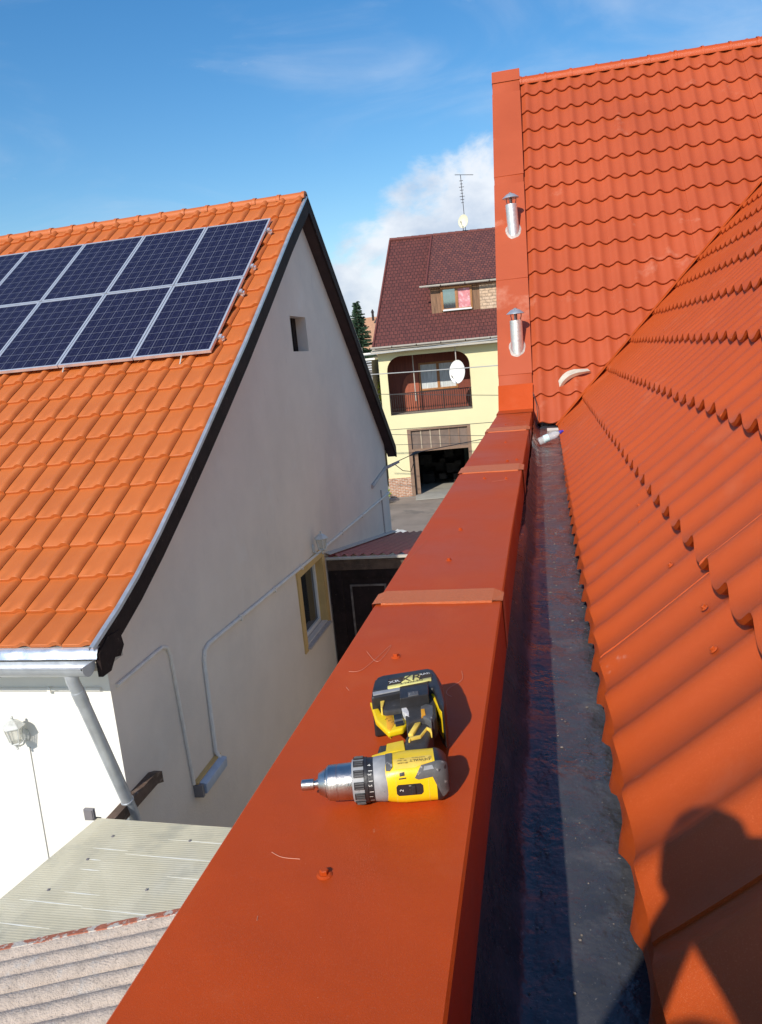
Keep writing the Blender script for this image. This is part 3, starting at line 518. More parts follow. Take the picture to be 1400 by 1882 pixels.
# lower window: ochre surround, PVC frame, sill
q = MB(); a, b, c, d = hole_win; e = 0.14
q.box((WX-0.002, a-e, c-e*0.6), (WX+0.022, a, d+e)); q.box((WX-0.002, b, c-e*0.6), (WX+0.022, b+e, d+e)); q.box((WX-0.002, a, d), (WX+0.022, b, d+e))
q.box((WX-0.17, b-0.012, c), (WX+0.001, b-0.002, d)); q.box((WX-0.17, a+0.002, c), (WX+0.001, a+0.012, d)); q.box((WX-0.17, a+0.012, d-0.012), (WX+0.001, b-0.012, d-0.002))
wn = Lh(q, 'window_surround', 'ochre')
q = MB(); f = 0.065
for y0, y1, z0, z1 in ((a+.012, a+.012+f, c, d-.012), (b-.012-f, b-.012, c, d-.012), (a+.012+f, b-.012-f, c, c+f), (a+.012+f, b-.012-f, d-.012-f, d-.012)): q.box((WX-0.17, y0, z0), (WX-0.10, y1, z1))
child(q, 'window_frame', 'pvc', wn, bevel=0.006)
q = MB(); q.box((WX-0.15, a+.07, c+.06), (WX-0.135, b-.07, d-.07)); child(q, 'window_pane', 'glass', wn)
q = MB(); q.loft([[(WX-0.10, y, c+0.004), (WX+0.07, y, c-0.03), (WX+0.07, y, c-0.055), (WX-0.0, y, c-0.05)] for y in (a-0.03, b+0.03)]); child(q, 'window_sill', 'seal', wn)
# tiled slope: flat pan + roll, every course overlaps the one below
def clay_slope():
    mb = MB(); tw = 0.287; expo = 0.419
    ln = [0.0]; ysamp = [EY+i*0.01 for i in range(int((RY-EY)/0.01)+2)]
    for p, q_ in zip(ysamp, ysamp[1:]): ln.append(ln[-1]+sqrt((q_-p)**2+(zr(q_)-zr(p))**2))
    def at(s):
        i = min(len(ln)-2, max(0, next((k for k, L in enumerate(ln) if L > s), len(ln)-1)-1)); t = (s-ln[i])/(ln[i+1]-ln[i]); y = ysamp[i]+0.01*t
        dz = (zr(y+0.02)-zr(y-0.02))/0.04; nv = Vector((0, -dz, 1)).normalized(); sv = Vector((0, 1, dz)).normalized(); return Vector((0, y, zr(y))), nv, sv
    cs = [(0.0, 0.0), (0.06, 0.004), (0.3, 0.004), (0.52, 0.004), (0.60, 0.010), (0.68, 0.026), (0.76, 0.038), (0.84, 0.041), (0.91, 0.034), (0.96, 0.016), (0.985, 0.002)]
    ncol = int((RX-XL)/tw)+1; nrow = int(ln[-1]/expo)+1; rnd = random.Random(3)
    for r in range(nrow):
        s0 = r*expo; s1 = min(s0+expo+0.02, ln[-1]-0.01)
        if s1-s0 < 0.08: continue
        for c_ in range(ncol):
            x1 = RX - c_*tw; jz = rnd.uniform(-0.0015, 0.002); js = rnd.uniform(-0.003, 0.003); jr = rnd.uniform(-0.001, 0.001)
            rings = []
            for s_, up in ((s0+js, 0.004), (s0+js-0.001, 0.026), (s0+js+0.006, 0.031), (s0+0.14, 0.024), (s0+0.29, 0.012), (s1, 0.0)):
                p, nv, sv = at(max(0, s_))
                cur = [(1-t, h) for t, h in cs]
                rings.append([p + Vector((x1 - tw + tw*t, 0, 0)) + nv*(up + h*(1 if up > 0.005 else 0.55) + jz + jr*(t-0.5)) + sv*(0.0 if up > 0.02 or True else 0) for t, h in cs])
            mb.loft(rings, caps=False, closed=False)
    return mb
roofn = Lh(clay_slope(), 'clay_tile_slope', 'clay', smooth=True, ang=38)
q = MB(); q.loft([[(x, y, zr(y)-0.06) for y in (5.12, 6.3, 8.19, 12.36, 15, 17.72)] for x in (XL, RX-0.02)], caps=False, closed=False); Lh(q, 'roof_underlay', 'soffit')
q = MB(); q.loft([[(XL, 12.36, 2.62), (RX, 12.36, 2.62)], [(XL, 17.76, -2.07), (RX, 17.76, -2.07)], [(XL, 17.76, -2.12), (RX, 17.76, -2.12)]], caps=False, closed=False); Lh(q, 'rear_roof_slope', 'clay')
# ridge tiles
q = MB(); rnd = random.Random(5)
for k in range(22):
    x1 = RX+0.02 - k*0.405; rg = []
    for x, r in ((x1, 0.115), (x1-0.05, 0.118), (x1-0.06, 0.105), (x1-0.42, 0.098)):
        rg.append([(x, RY+r*1.05*cos(a_), 2.585+r*0.80*sin(a_)) for a_ in [pi*(-0.08+1.16*t/12) for t in range(13)]])
    q.loft(rg, caps=True, closed=False)
Lh(q, 'ridge_tiles', 'clay', smooth=True, ang=50)
# rake: zinc trim, then dark barge board, boarded soffit
yN = [5.02, 5.12, 5.46, 5.82, 6.3, 6.85, 7.48, 8.19, 9.04, 10.04, 11.27, 12.40]
q = MB(); q.loft([[(RX-0.004, y, zr(y)+0.035), (RX-0.004, y, zr(y)+0.064), (RX+0.006, y, zr(y)+0.068), (RX+0.034, y, zr(y)+0.062), (RX+0.037, y, zr(y)+0.030)] for y in yN], caps=False, closed=False); Lh(q, 'rake_trim', 'zinc')
q = MB(); q.loft([[(RX+0.004, y, zr(y)+0.02), (RX+0.032, y, zr(y)+0.02), (RX+0.032, y, zr(y)-0.15-0.05*min(1, (y-5.1)/3)), (RX+0.004, y, zr(y)-0.15-0.05*min(1, (y-5.1)/3))] for y in yN[1:]]); Lh(q, 'barge_board', 'darkwood')
yF = [12.36, 13.3, 14.4, 15.8, 17.76]
q = MB(); q.loft([[(RX+0.0, y, zr(y)+0.03), (RX+0.034, y, zr(y)+0.03), (RX+0.034, y, zr(y)-0.20), (RX+0.0, y, zr(y)-0.20)] for y in yF]); Lh(q, 'barge_board', 'darkwood')
q = MB(); q.loft([[(RX-0.02, y, zr(y)+0.035), (RX+0.038, y, zr(y)+0.040), (RX+0.040, y, zr(y)+0.02)] for y in yF], caps=False, closed=False); Lh(q, 'rake_trim', 'zinc')
q = MB(); q.loft([[(WX-0.01, y, zr(y)-0.185), (RX+0.004, y, zr(y)-0.185)] for y in yN[1:-1]+yF], caps=False, closed=False); Lh(q, 'soffit', 'soffit')
q = MB(); q.loft([[(x, 5.12, -2.02), (x, 5.12, -2.20), (x, FY, -2.20), (x, FY, -1.95)] for x in (XL, RX+0.002)]); Lh(q, 'eave_box', 'cream')
q = MB(); q.prism([(5.075, -2.04), (5.22, -1.95), (5.40, -1.96), (5.43, -2.10), (5.36, -2.17), (5.28, -2.15), (5.20, -2.23), (5.075, -2.23)], -0.02, 0.02, T=frame((RX+0.02, 0, 0), (0, 1, 0), (0, 0, 1), (1, 0, 0))); Lh(q, 'eave_end_board', 'darkwood')
# bright apron flashing, half round gutter, downpipe
q = MB(); rg = []
for k in range(180):
    x = RX+0.03 - k*0.05; b = 0.006*sin((x-RX)/0.287*2*pi)
    rg.append([(x, 5.16, -1.975), (x, 5.085+b*0.3, -2.0), (x, 5.062-b, -2.035), (x, 5.055-b*0.5, -2.060), (x, 5.045, -2.072)])
q.loft(rg, caps=False, closed=False); Lh(q, 'eave_apron', 'galv', smooth=True, ang=70)
gy, gz, gr = 4.975, -2.092, 0.086
q = MB(); arc = [pi*(1.0+t/12.0) for t in range(13)]
out_ = [(gy+gr*cos(a_), gz+gr*sin(a_)) for a_ in arc]; inn = [(gy+(gr-0.004)*cos(a_), gz+(gr-0.004)*sin(a_)) for a_ in arc[::-1]]
lip = [(out_[0][0]-0.010, gz+0.004), (out_[0][0]-0.010, gz+0.014), (out_[0][0]+0.002, gz+0.014)]
sec = lip + out_ + inn
q.loft([[(x, y, z) for y, z in sec] for x in (RX-0.005, XL)]); gt = Lh(q, 'gutter', 'zinc', smooth=True, ang=40)
q = MB(); q.loft([[(x, y, z) for y, z in out_ + [(out_[-1][0], gz+0.012), (out_[0][0], gz+0.012)]] for x in (RX-0.006, RX+0.002)]); child(q, 'end_cap', 'zinc', gt)
for k in range(5):
    x = RX-0.78-k*0.85; q = MB(); q.loft([[(xx, gy+(gr+0.004)*cos(a_), gz+(gr+0.004)*sin(a_)) for a_ in arc] for xx in (x, x-0.025)], caps=False, closed=False); child(q, 'gutter_bracket', 'steelgrey', gt)
q = MB(); dpth = [(-3.70, 4.985, -2.15), (-3.70, 4.985, -2.22), (-3.695, 5.01, -2.30), (-3.63, 5.37, -3.62), (-3.625, 5.38, -3.74), (-3.625, 5.38, -6.1)]
q.tube(dpth, [0.05, 0.05, 0.05, 0.05, 0.05, 0.05], 20); dp_ = Lh(q, 'downpipe', 'zinc', smooth=True)
q = MB(); d_ = (Vector(dpth[3])-Vector(dpth[2])).normalized(); p0 = Vector(dpth[2]); q.tube([p0 + d_*0.02, p0 + d_*0.14], 0.0535, 20); child(q, 'pipe_collar', 'zinc', dp_, smooth=True); q = MB(); q.tube([p0+d_*1.20, p0+d_*1.215], 0.056, 20); child(q, 'pipe_clamp', 'zinc', dp_, smooth=True); q = MB(); q.tube([Vector((-3.70, 4.985, -2.15)), Vector((-3.70, 4.985, -2.20))], [0.056, 0.052], 20); child(q, 'pipe_collar', 'zinc', dp_, smooth=True)
# cable ducts on the walls
q = MB(); q.tube([(-5.4, FY-0.012, -2.50), (-3.78, FY-0.012, -2.50)], 0.018, 8); q.box((-4.28, FY-0.036, -2.525), (-4.25, FY, -2.475)); Lh(q, 'cable_duct', 'white')
q = MB(); q.tube([(WX+0.02, 17.36, -3.06), (WX+0.02, 11.0, -2.93), (WX+0.02, 7.30, -2.83), (WX+0.02, 7.19, -2.86), (WX+0.02, 7.14, -2.96), (WX+0.02, 7.10, -3.98), (WX+0.06, 7.10, -4.06)], 0.024, 8); du = Lh(q, 'cable_duct', 'plastic_w', smooth=True)
for y_, z_ in ((16.2, -3.04), (14.6, -3.01), (13.0, -2.97), (11.9, -2.95), (10.6, -2.92), (9.4, -2.89), (8.2, -2.855)):
    c = MB(); c.box((WX, y_-0.02, z_-0.035), (WX+0.048, y_+0.02, z_+0.035)); child(c, 'duct_clip', 'plastic_w', du, bevel=0.004)
q = MB(); q.tube([(WX+0.015, 5.53, -2.51), (WX+0.015, 6.34, -2.49), (WX+0.015, 6.44, -2.53), (WX+0.015, 6.48, -2.63), (WX+0.015, 6.55, -4.05)], 0.019, 8); Lh(q, 'cable_duct', 'plastic_w', smooth=True)
q = MB(); q.tube([(WX+0.012, 16.55, -2.85), (WX+0.012, 16.58, -4.1)], 0.016, 6); q.tube([(WX+0.012, 15.7, -2.62), (WX+0.012, 17.2, -2.46), (WX+0.3, 17.45, -2.36)], [0.05, 0.04, 0.03], 6); Lh(q, 'cable_bracket', 'seal')
q = MB(); q.tube([(-4.585, FY-0.004, -3.05), (-4.60, FY-0.004, -3.6), (-4.63, FY-0.004, -4.9)], 0.005, 5); Lh(q, 'lamp_wire', 'wirel')
# tube light on the gable
tl = thing('tube_light', 'small box light with pale blue cover at the foot of two cable ducts', 'wall light', (WX, 6.86, -4.1))
T = frame((WX+0.0, 6.86, -4.12), (0, 1, 0.02), (0, -0.02, 1), (1, 0, 0)) 
q = MB(); q.box((-0.29, -0.085, 0.0), (0.29, 0.085, 0.05), T); fit(q.build('back_plate', 'ochre'), tl)
q = MB(); q.loft([[T @ Vector((x, y, z)) for y, z in ((-0.07, 0.05), (-0.055, 0.12), (0.055, 0.13), (0.07, 0.05))] for x in (-0.26, 0.27)]); fit(q.build('light_cover', mat('pale_blue_cover', (0.42, 0.50, 0.62), 0.4), bevel=0.008), tl)
q = MB(); q.box((-0.31, -0.07, 0.0), (-0.27, 0.06, 0.10), T); fit(q.build('light_end', 'steelgrey'), tl)
# wall lanterns
def lantern(label, loc, nrm, sc):
    t = thing('wall_lantern', label, 'wall lamp', loc, 'lanterns on the white house'); L0 = Vector(loc); nv = Vector(nrm); sv = Vector((0, 0, 1)).cross(nv); c = L0 + nv*0.16*sc
    T = frame(c, sv, nv, (0, 0, 1)) @ Matrix.Scale(sc, 4)
    def hexr(r, z): return [T @ Vector((r*cos(a_), r*sin(a_), z)) for a_ in [pi/6+pi/3*k for k in range(6)]]
    q = MB(); q.loft([hexr(0.062, 0), hexr(0.075, -0.012), hexr(0.055, -0.02), hexr(0.02, -0.045), hexr(0.012, -0.075), hexr(0.018, -0.085), hexr(0.004, -0.10)]); fit(q.build('lantern_base', 'lantern'), t); q = MB(); q.loft([hexr(0.118, 0.17), hexr(0.122, 0.178), hexr(0.085, 0.215), hexr(0.05, 0.24), hexr(0.022, 0.25), hexr(0.014, 0.27), hexr(0.02, 0.285), hexr(0.004, 0.30)])
    fit(q.build('lantern_roof', 'lantern'), t)
    q = MB()
    for k in range(6):
        a_, b_ = hexr(0.066, 0.0)[k], hexr(0.102, 0.172)[k]; q.tube([a_, b_], 0.006*sc, 5)
    fit(q.build('lantern_bars', 'lantern'), t)
    q = MB(); q.loft([hexr(0.060, 0.002), hexr(0.096, 0.170)]); fit(q.build('lantern_glass', mat('lantern_glass', (0.62, 0.62, 0.55), 0.15, alpha=0.45)), t)
    q = MB(); q.tube([T @ Vector(p) for p in ((0, -0.16, -0.02), (0, -0.10, -0.085), (0, -0.04, -0.075), (0, -0.01, -0.04))], 0.010*sc, 7)
    q.loft([[T @ Vector((0.055*cos(a_)*(1.0), -0.155+z, 0.0+0.075*sin(a_))) for a_ in [2*pi*k/14 for k in range(14)]] for z in (-0.005, 0.012)])
    fit(q.build('lantern_arm', 'lantern', smooth=True), t)
lantern('white lantern hanging on the sunlit white front wall below the gutter, casting a shadow', (-4.60, FY-0.002, -2.93), (0, -1, 0), 0.80)
lantern('grey lantern mounted on the gable wall just above the ochre framed window', (WX+0.002, 11.30, -2.82), (1, 0, 0), 0.95)
# floodlight and beam by the downpipe
fl_ = thing('floodlight', 'small square grey floodlight beside the downpipe above the plastic canopy', 'floodlight', (-3.83, 5.12, -3.42))
q = MB(); q.box((-3.875, 5.06, -3.485), (-3.785, 5.09, -3.385)); fit(q.build('lamp_body', 'steelgrey', bevel=0.004), fl_)
q = MB(); q.box((-3.866, 5.053, -3.476), (-3.794, 5.0605, -3.394)); fit(q.build('lamp_glass', mat('dull_glass', (0.20, 0.185, 0.19), 0.3)), fl_)
q = MB(); q.tube([(-3.83, 5.09, -3.48), (-3.80, 5.16, -3.53)], 0.012, 6); fit(q.build('lamp_bracket', 'iron'), fl_)
q = MB(); q.loft([[(-3.66+dx, y, z+dz) for dx, dz in ((-0.04, -0.06), (0.04, -0.06), (0.04, 0.05), (-0.04, 0.05))] for y, z in ((4.6, -3.53), (5.80, -3.53), (5.90, -3.57))])
tag(q.build('roof_beam', 'oldwood'), 'short weathered brown beam passing behind the downpipe at the corner of the white house', 'beam')
# ------------------------------------------------------------------ solar panels
SY0, SZ0 = 8.815, 0.268; NS = Vector((0, -0.681, 1)).normalized(); SS = Vector((0, 1, 0.681)).normalized(); PH, PW = 1.690, 1.022
def solar_proto(label):
    t = thing('solar_panel', label, 'solar panel', (0, 0, 0), 'solar panels on the orange tile roof')
    f = MB(); w_ = 0.026
    for lo, hi in (((0, 0, -0.035), (PW, w_, 0.004)), ((0, PH-w_, -0.035), (PW, PH, 0.004)), ((0, w_, -0.035), (w_, PH-w_, 0.004)), ((PW-w_, w_, -0.035), (PW, PH-w_, 0.004))): f.box(lo, hi)
    fo = f.build('panel_frame', 'panelf'); fo.parent = t
    c = MB().quad((w_, w_, 0), (PW-w_, w_, 0), (PW-w_, PH-w_, 0), (w_, PH-w_, 0)).build('solar_cells', 'cells'); c.parent = t
    uv = c.data.uv_layers.new(name='UVMap'); 
    for lp in c.data.loops:
        v = c.data.vertices[lp.vertex_index].co; uv.data[lp.index].uv = ((v.x-w_)/(PW-2*w_), (v.y-w_)/(PH-2*w_))
    b = MB().box((w_, w_, -0.03), (PW-w_, PH-w_, -0.006)).build('back_sheet', 'pvc'); b.parent = t
    return t
proto = None; words = ['first from the gable', 'second from the gable', 'third from the gable', 'fourth from the gable', 'fifth from the gable']
for r, nk in ((0, 4), (1, 5)):
    for k in range(nk):
        lb = 'dark blue solar panel in the %s row, %s' % (('lower', 'upper')[r], words[k])
        if proto is None: proto = t = solar_proto(lb)
        else:
            t = proto.copy(); scn.collection.objects.link(t); t['label'] = lb
            for ch in proto.children:
                c = ch.copy(); scn.collection.objects.link(c); c.parent = t
        O = Vector((-3.868-(k+1)*1.036+0.007, SY0, SZ0)) + SS*(r*(PH+0.02)) + NS*0.03
        t.matrix_world = frame(O, (1, 0, 0), SS, NS)
# mounting rails under the panels
for r, name in ((0, 'lower'), (1, 'upper')):
    for s_, nm in ((0.32, 'lower edge'), (1.37, 'upper edge')):
        O = Vector((0, SY0, SZ0)) + SS*(r*(PH+0.02)+s_); q = MB(); T = frame(O, (1, 0, 0), SS, NS)
        q.box((-9.2, -0.02, -0.045), (-3.80, 0.02, -0.006), T)
        rl = q.build('mounting_rail', 'panelf'); tag(rl, 'aluminium mounting rail sticking out under the %s of the %s solar panel row' % (nm, name), 'mounting rail', 'rails under the solar panels')
        for x in (-3.845, -4.9, -5.94, -6.97):
            k_ = MB(); k_.box((x-0.02, -0.025, -0.13), (x+0.02, 0.025, -0.046), T); c = k_.build('roof_hook', 'panelf'); c.parent = rl
        k_ = MB(); k_.box((-3.862, -0.03, -0.004), (-3.825, 0.03, 0.02), T); c = k_.build('end_clamp', 'panelf'); c.parent = rl
q = MB()
for x in (-4.25, -5.85, -6.9): q.tube([(x, SY0-0.02, SZ0-0.00), (x-0.02, SY0-0.06, SZ0-0.10), (x+0.05, SY0+0.03, SZ0-0.12)], 0.010, 5)
tag(q.build('panel_cables', 'wirel'), 'short loops of pale cable hanging below the bottom edge of the solar panels', 'cable', None)
# ------------------------------------------------------------------ plastic canopy, fibre cement shed roof
cn = thing('plastic_canopy', 'translucent ribbed plastic canopy over the yard between the white house and the parapet', 'canopy', (-2.9, 4.3, -3.45))
def cz(x, y): return -3.40
A, B_, C_, D_ = (-3.69, 4.976), (-0.55, 4.83), (-0.55, 1.5), (-4.35, 1.5)
e0 = Vector((-3.69, 4.976, -3.40)); ev = Vector((-0.16, -0.962, 0)).normalized()
q = MB(); q.loft([[(-3.69, 4.976, z), (-0.55, 4.83, z), (-0.55, 0.9, z), (e0.x+ev.x*4.3, e0.y+ev.y*4.3, z)] for z in (-3.412, -3.40)]); fit(q.build('canopy_sheet', 'poly'), cn)
def bar(mb, a, b, w_, h_, z):
    a = Vector((a[0], a[1], z)); b = Vector((b[0], b[1], z)); d = (b-a).normalized(); n = Vector((-d.y, d.x, 0))*w_/2
    mb.loft([[p-n, p+n, p+n+Vector((0, 0, h_)), p-n+Vector((0, 0, h_))] for p in (a, b)])
for a, b in (((-3.45, 4.95), (-3.80, 1.2)), ((-2.72, 4.92), (-3.0, 1.2)), ((-1.9, 4.90), (-2.2, 1.2))):
    q = MB(); bar(q, a, b, 0.10, 0.09, -3.500); fit(q.build('rafter', 'steelgrey'), cn)
for y in (4.72, 3.98): 
    q = MB(); bar(q, (-3.6, y+0.03), (-0.6, y-0.09), 0.07, 0.08, -3.60); fit(q.build('purlin', 'steelgrey'), cn)
q = MB(); rnd = random.Random(11)
for x0, y0, L_ in ((-3.50, 4.60, 0.30), (-3.2, 4.55, 0.9), (-3.45, 4.36, 0.16), (-2.75, 4.33, 0.9), (-3.42, 4.12, 0.28), (-3.7, 4.02, 0.5), (-3.2, 3.98, 1.0), (-3.75, 3.80, 0.45), (-2.95, 4.74, 1.2), (-3.45, 4.47, 0.10), (-2.5, 4.55, 0.6)):
    a = Vector((x0, y0, -3.3985)); b = a + Vector((L_, -0.045*L_, 0)); n = Vector((0, 0.006, 0)); q.loft([[a, a+Vector((0, .001, .001))], [a.lerp(b, .5)-n, a.lerp(b, .5)+n], [b, b+Vector((0, .001, .001))]], caps=False, closed=False)
fit(q.build('scuff_streaks', mat('chalky_scuff', (0.80, 0.80, 0.72), 0.8)), cn)
for x, y in ((-3.46, 4.47), (-3.55, 4.13), (-2.77, 4.74), (-2.83, 4.19), (-3.42, 4.75)):
    fit(screw_mb(x, y, -3.399, 0.007).build('screw', 'steelgrey'), cn)
for p in ((-3.6, 4.7), (-0.62, 4.7)):
    q = MB(); q.box((p[0]-.04, p[1]-.04, G), (p[0]+.04, p[1]+.04, -3.6)); fit(q.build('post', 'steelgrey'), cn)
sd_ = thing('shed', 'shed with lichen spotted grey corrugated fibre cement roof at the bottom left corner', 'shed', (-1.8, 1.6, G))
cd_ = Vector((0.948, 0.318, 0)).normalized(); cp = Vector((cd_.y, -cd_.x, 0))
q = MB(); O = Vector((-2.331, 3.558, -3.09)); U = (cd_+Vector((0, 0, 0.05))).normalized(); V = (cp + Vector((0, 0, 0.03))).normalized(); Nn = U.cross(V)*-1
if Nn.z < 0: Nn = -Nn
rg = []
for i in range(330):
    v = i*0.01; hh = 0.032*abs(cos(pi*v/0.132))**0.8; rg.append([O + U*u + V*v + Nn*(hh+0.004*noise.noise(Vector((u*2, v*3, 0)))) for u in [-2.6+0.2*k for k in range(24)]])
q.loft(rg, caps=False, closed=False); fit(q.build('corrugated_roof', 'asbestos', smooth=True, ang=80), sd_)
q = MB(); rg = []
for k in range(60):
    u = -2.6+0.08*k; e = 0.012*noise.noise(Vector((u*5, 0, 0))); p = O + U*u
    rg.append([p - V*(0.055+e) + Nn*(-0.02), p - V*0.05 + Nn*0.028, p + V*(0.004+e) + Nn*0.036, p + V*(0.010+e) + Nn*0.022])
q.loft(rg, caps=False, closed=False); fit(q.build('roof_edge', 'peel', smooth=True), sd_)
q = MB(); q.loft([[O+U*u+V*v+Vector((0, 0, -0.06)) for u, v in ((-2.4, 0.05), (2.0, 0.05), (2.0, 3.2), (-2.4, 3.2))], [Vector((p.x, p.y, G)) for p in [O+U*u+V*v for u, v in ((-2.4, 0.05), (2.0, 0.05), (2.0, 3.2), (-2.4, 3.2))]]]); fit(q.build('wall', 'concrete'), sd_)
# ------------------------------------------------------------------ porch with the dark wooden door between the houses
po = thing('porch', 'dark panelled wooden gate porch with maroon corrugated roof between the two houses', 'porch', (-2.1, 12, G))
DY = 11.9
q = MB(); q.box((WX+0.02, DY, -3.36), (-0.5, DY+0.10, -3.18)); fit(q.build('door_beam', 'oldwood', bevel=0.01), po)
q = MB()
for x0, x1 in ((WX+0.02, WX+0.24), (-2.62, -2.42), (-1.6, -1.4)): q.box((x0, DY+0.01, G), (x1, DY+0.09, -3.36))
q.box((WX+0.24, DY+0.02, -3.50), (-1.4, DY+0.08, -3.36)); fit(q.build('door_frame', 'darkwood', bevel=0.008), po)
q = MB(); q.box((WX+0.24, DY+0.05, G), (-1.4, DY+0.085, -3.50)); dr = fit(q.build('door', 'darkwood'), po); MD = mat('worn_moulding', (0.15, 0.125, 0.11), 0.8, 0, 0.5, 9)
for z0, z1 in ((-4.62, -3.62), (-5.9, -4.8)):
    q = MB(); a, b = WX+0.36, -2.72
    for lo, hi in (((a, DY+0.03, z0), (b, DY+0.05, z0+0.035)), ((a, DY+0.03, z1-0.035), (b, DY+0.05, z1)), ((a, DY+0.03, z0+0.035), (a+0.035, DY+0.05, z1-0.035)), ((b-0.035, DY+0.03, z0+0.035), (b, DY+0.05, z1-0.035))): q.box(lo, hi)
    child(q, 'door_moulding', MD, dr, bevel=0.008)
q = MB()
for k in range(9): q.box((-2.40+k*0.11, DY+0.03, -5.9), (-2.40+k*0.11+0.10, DY+0.05, -3.52))
fit(q.build('board_panel', 'oldwood'), po)
q = MB(); rg = []
for i in range(240):
    x = WX+0.05+i*0.0135; hh = 0.022*cos(2*pi*x/0.16); rg.append([(x, y, z+hh+0.025) for y, z in ((11.86, -3.12), (13.5, -3.40), (15.5, -3.74), (17.5, -4.08))])
q.loft(rg, caps=False, closed=False); fit(q.build('porch_roof', 'porchtile', smooth=True, ang=80), po)
q = MB(); q.loft([[(x, 11.84, -3.14+z) for x, z in ((WX+0.03, 0), (-0.5, 0), (-0.5, 0.03), (WX+0.03, 0.03))], [(x, 11.80, -3.15+z) for x, z in ((WX+0.03, 0), (-0.5, 0), (-0.5, 0.03), (WX+0.03, 0.03))]]); fit(q.build('drip_edge', 'cream'), po)
q = MB(); q.loft([[(WX+0.003, y, z+0.085), (WX+0.03, y, z+0.08), (WX+0.10, y, z+0.055), (WX+0.10, y, z+0.045)] for y, z in ((11.86, -3.12), (17.48, -4.075))]); fit(q.build('wall_flashing', 'seal'), po)
# ------------------------------------------------------------------ yellow house across the street
a_y = radians(8.79); UY = Vector((cos(a_y), sin(a_y), 0)); NY = Vector((-sin(a_y), cos(a_y), 0)); OY = Vector((-6.997, 33.75, G))
TY = frame(OY, UY, NY, (0, 0, 1))
yh = bpy.data.objects.new('yellow_house', None); scn.collection.objects.link(yh); yh.matrix_world = TY
tag(yh, 'lemon yellow two storey house with maroon tiled roof, arched balcony and open garage', 'house')
def Yh(mb, name, m, parent=None, **k):                # coordinates are local: right, back, up from the left foot of the facade
    o = mb.build(name, m, **k); o.parent = parent or yh; return o
YW = 8.6; MT = mat('maroon_trim', (0.15, 0.040, 0.032), 0.7, 0, 0.2, 8)
bal = (0.25, 3.87, 3.70, 6.25); gar = (0.95, 3.66, 0.0, 3.03)
q = MB()
q.box((-0.10, 0, 0.88), (gar[0], 0.30, 3.70)); q.box((gar[1], 0, 0), (YW, 0.30, 3.70)); q.box((gar[0], 0, gar[3]), (gar[1], 0.30, 3.70))
q.box((-0.10, 0, 3.70), (bal[0], 0.30, 6.45)); q.box((bal[1], 0, 3.70), (YW, 0.30, 6.45)); q.box((bal[0], 0, 6.25), (bal[1], 0.30, 6.45))
# rounded upper corners of the balcony opening
for sx, cx in ((-1, bal[0]), (1, bal[1])):
    r = 0.62; c0 = (cx - sx*r, bal[3]-r); pts = [(cx, bal[3]-r)] + [(c0[0]+sx*r*cos(t), c0[1]+r*sin(t)) for t in [pi/2*k/8 for k in range(1, 9)]] + [(cx, bal[3])]
    q.prism([(p[0], p[1]) for p in pts], 0, 0.30, T=Matrix(((1, 0, 0, 0), (0, 0, 1, 0), (0, 1, 0, 0), (0, 0, 0, 1))))
q.box((-0.10, 0.30, 0), (0.05, 8.5, 6.45)); q.box((YW-0.2, 0.30, 0), (YW, 8.5, 6.45)); q.box((0.05, 8.3, 0), (YW-0.2, 8.5, 6.45))
Yh(q, 'wall', 'yellow')
q = MB(); q.box((-0.12, -0.02, 0), (gar[0]-0.06, 0.28, 0.88)); Yh(q, 'brick_plinth', 'brick')
q = MB(); q.box((0.05, 0.3, 3.5), (YW-0.2, 1.6, 3.70)); q.box((0.25, 0.02, 3.62), (3.87, 0.3, 3.702)); Yh(q, 'balcony_floor', 'concrete')
q = MB(); q.box((0.05, 1.58, 3.70), (1.62, 1.70, 6.45)); q.box((3.38, 1.58, 3.70), (4.4, 1.70, 6.45)); q.box((1.62, 1.58, 3.70), (3.38, 1.70, 4.60)); q.box((1.62, 1.58, 5.86), (3.38, 1.70, 6.45)); q.box((4.3, 0.3, 3.7), (4.4, 1.6, 6.45)); q.box((0.05, 0.3, 6.40), (4.4, 1.6, 6.45))
Yh(q, 'balcony_back_wall', 'maroonwood')
q = MB(); pts = [(0.62, 3.70), (1.50, 3.70), (1.50, 5.35)] + [(1.06+0.44*cos(t)+0.0, 5.0+0.44*sin(t)) for t in [pi*k/10 for k in range(0, 11)]] + [(0.62, 5.0)]
q.prism([(0.80, 3.7), (1.58, 3.7), (1.58, 5.45), (1.30, 5.45), (1.05, 5.33), (0.90, 5.12), (0.80, 4.8)], 1.52, 1.58, T=Matrix(((1, 0, 0, 0), (0, 0, 1, 0), (0, 1, 0, 0), (0, 0, 0, 1)))); Yh(q, 'balcony_door', mat('red_boards', (0.34, 0.09, 0.045), 0.6, 0, 0.3, 5, 0.3, 20, stretch=(8, 8, 0.3)))
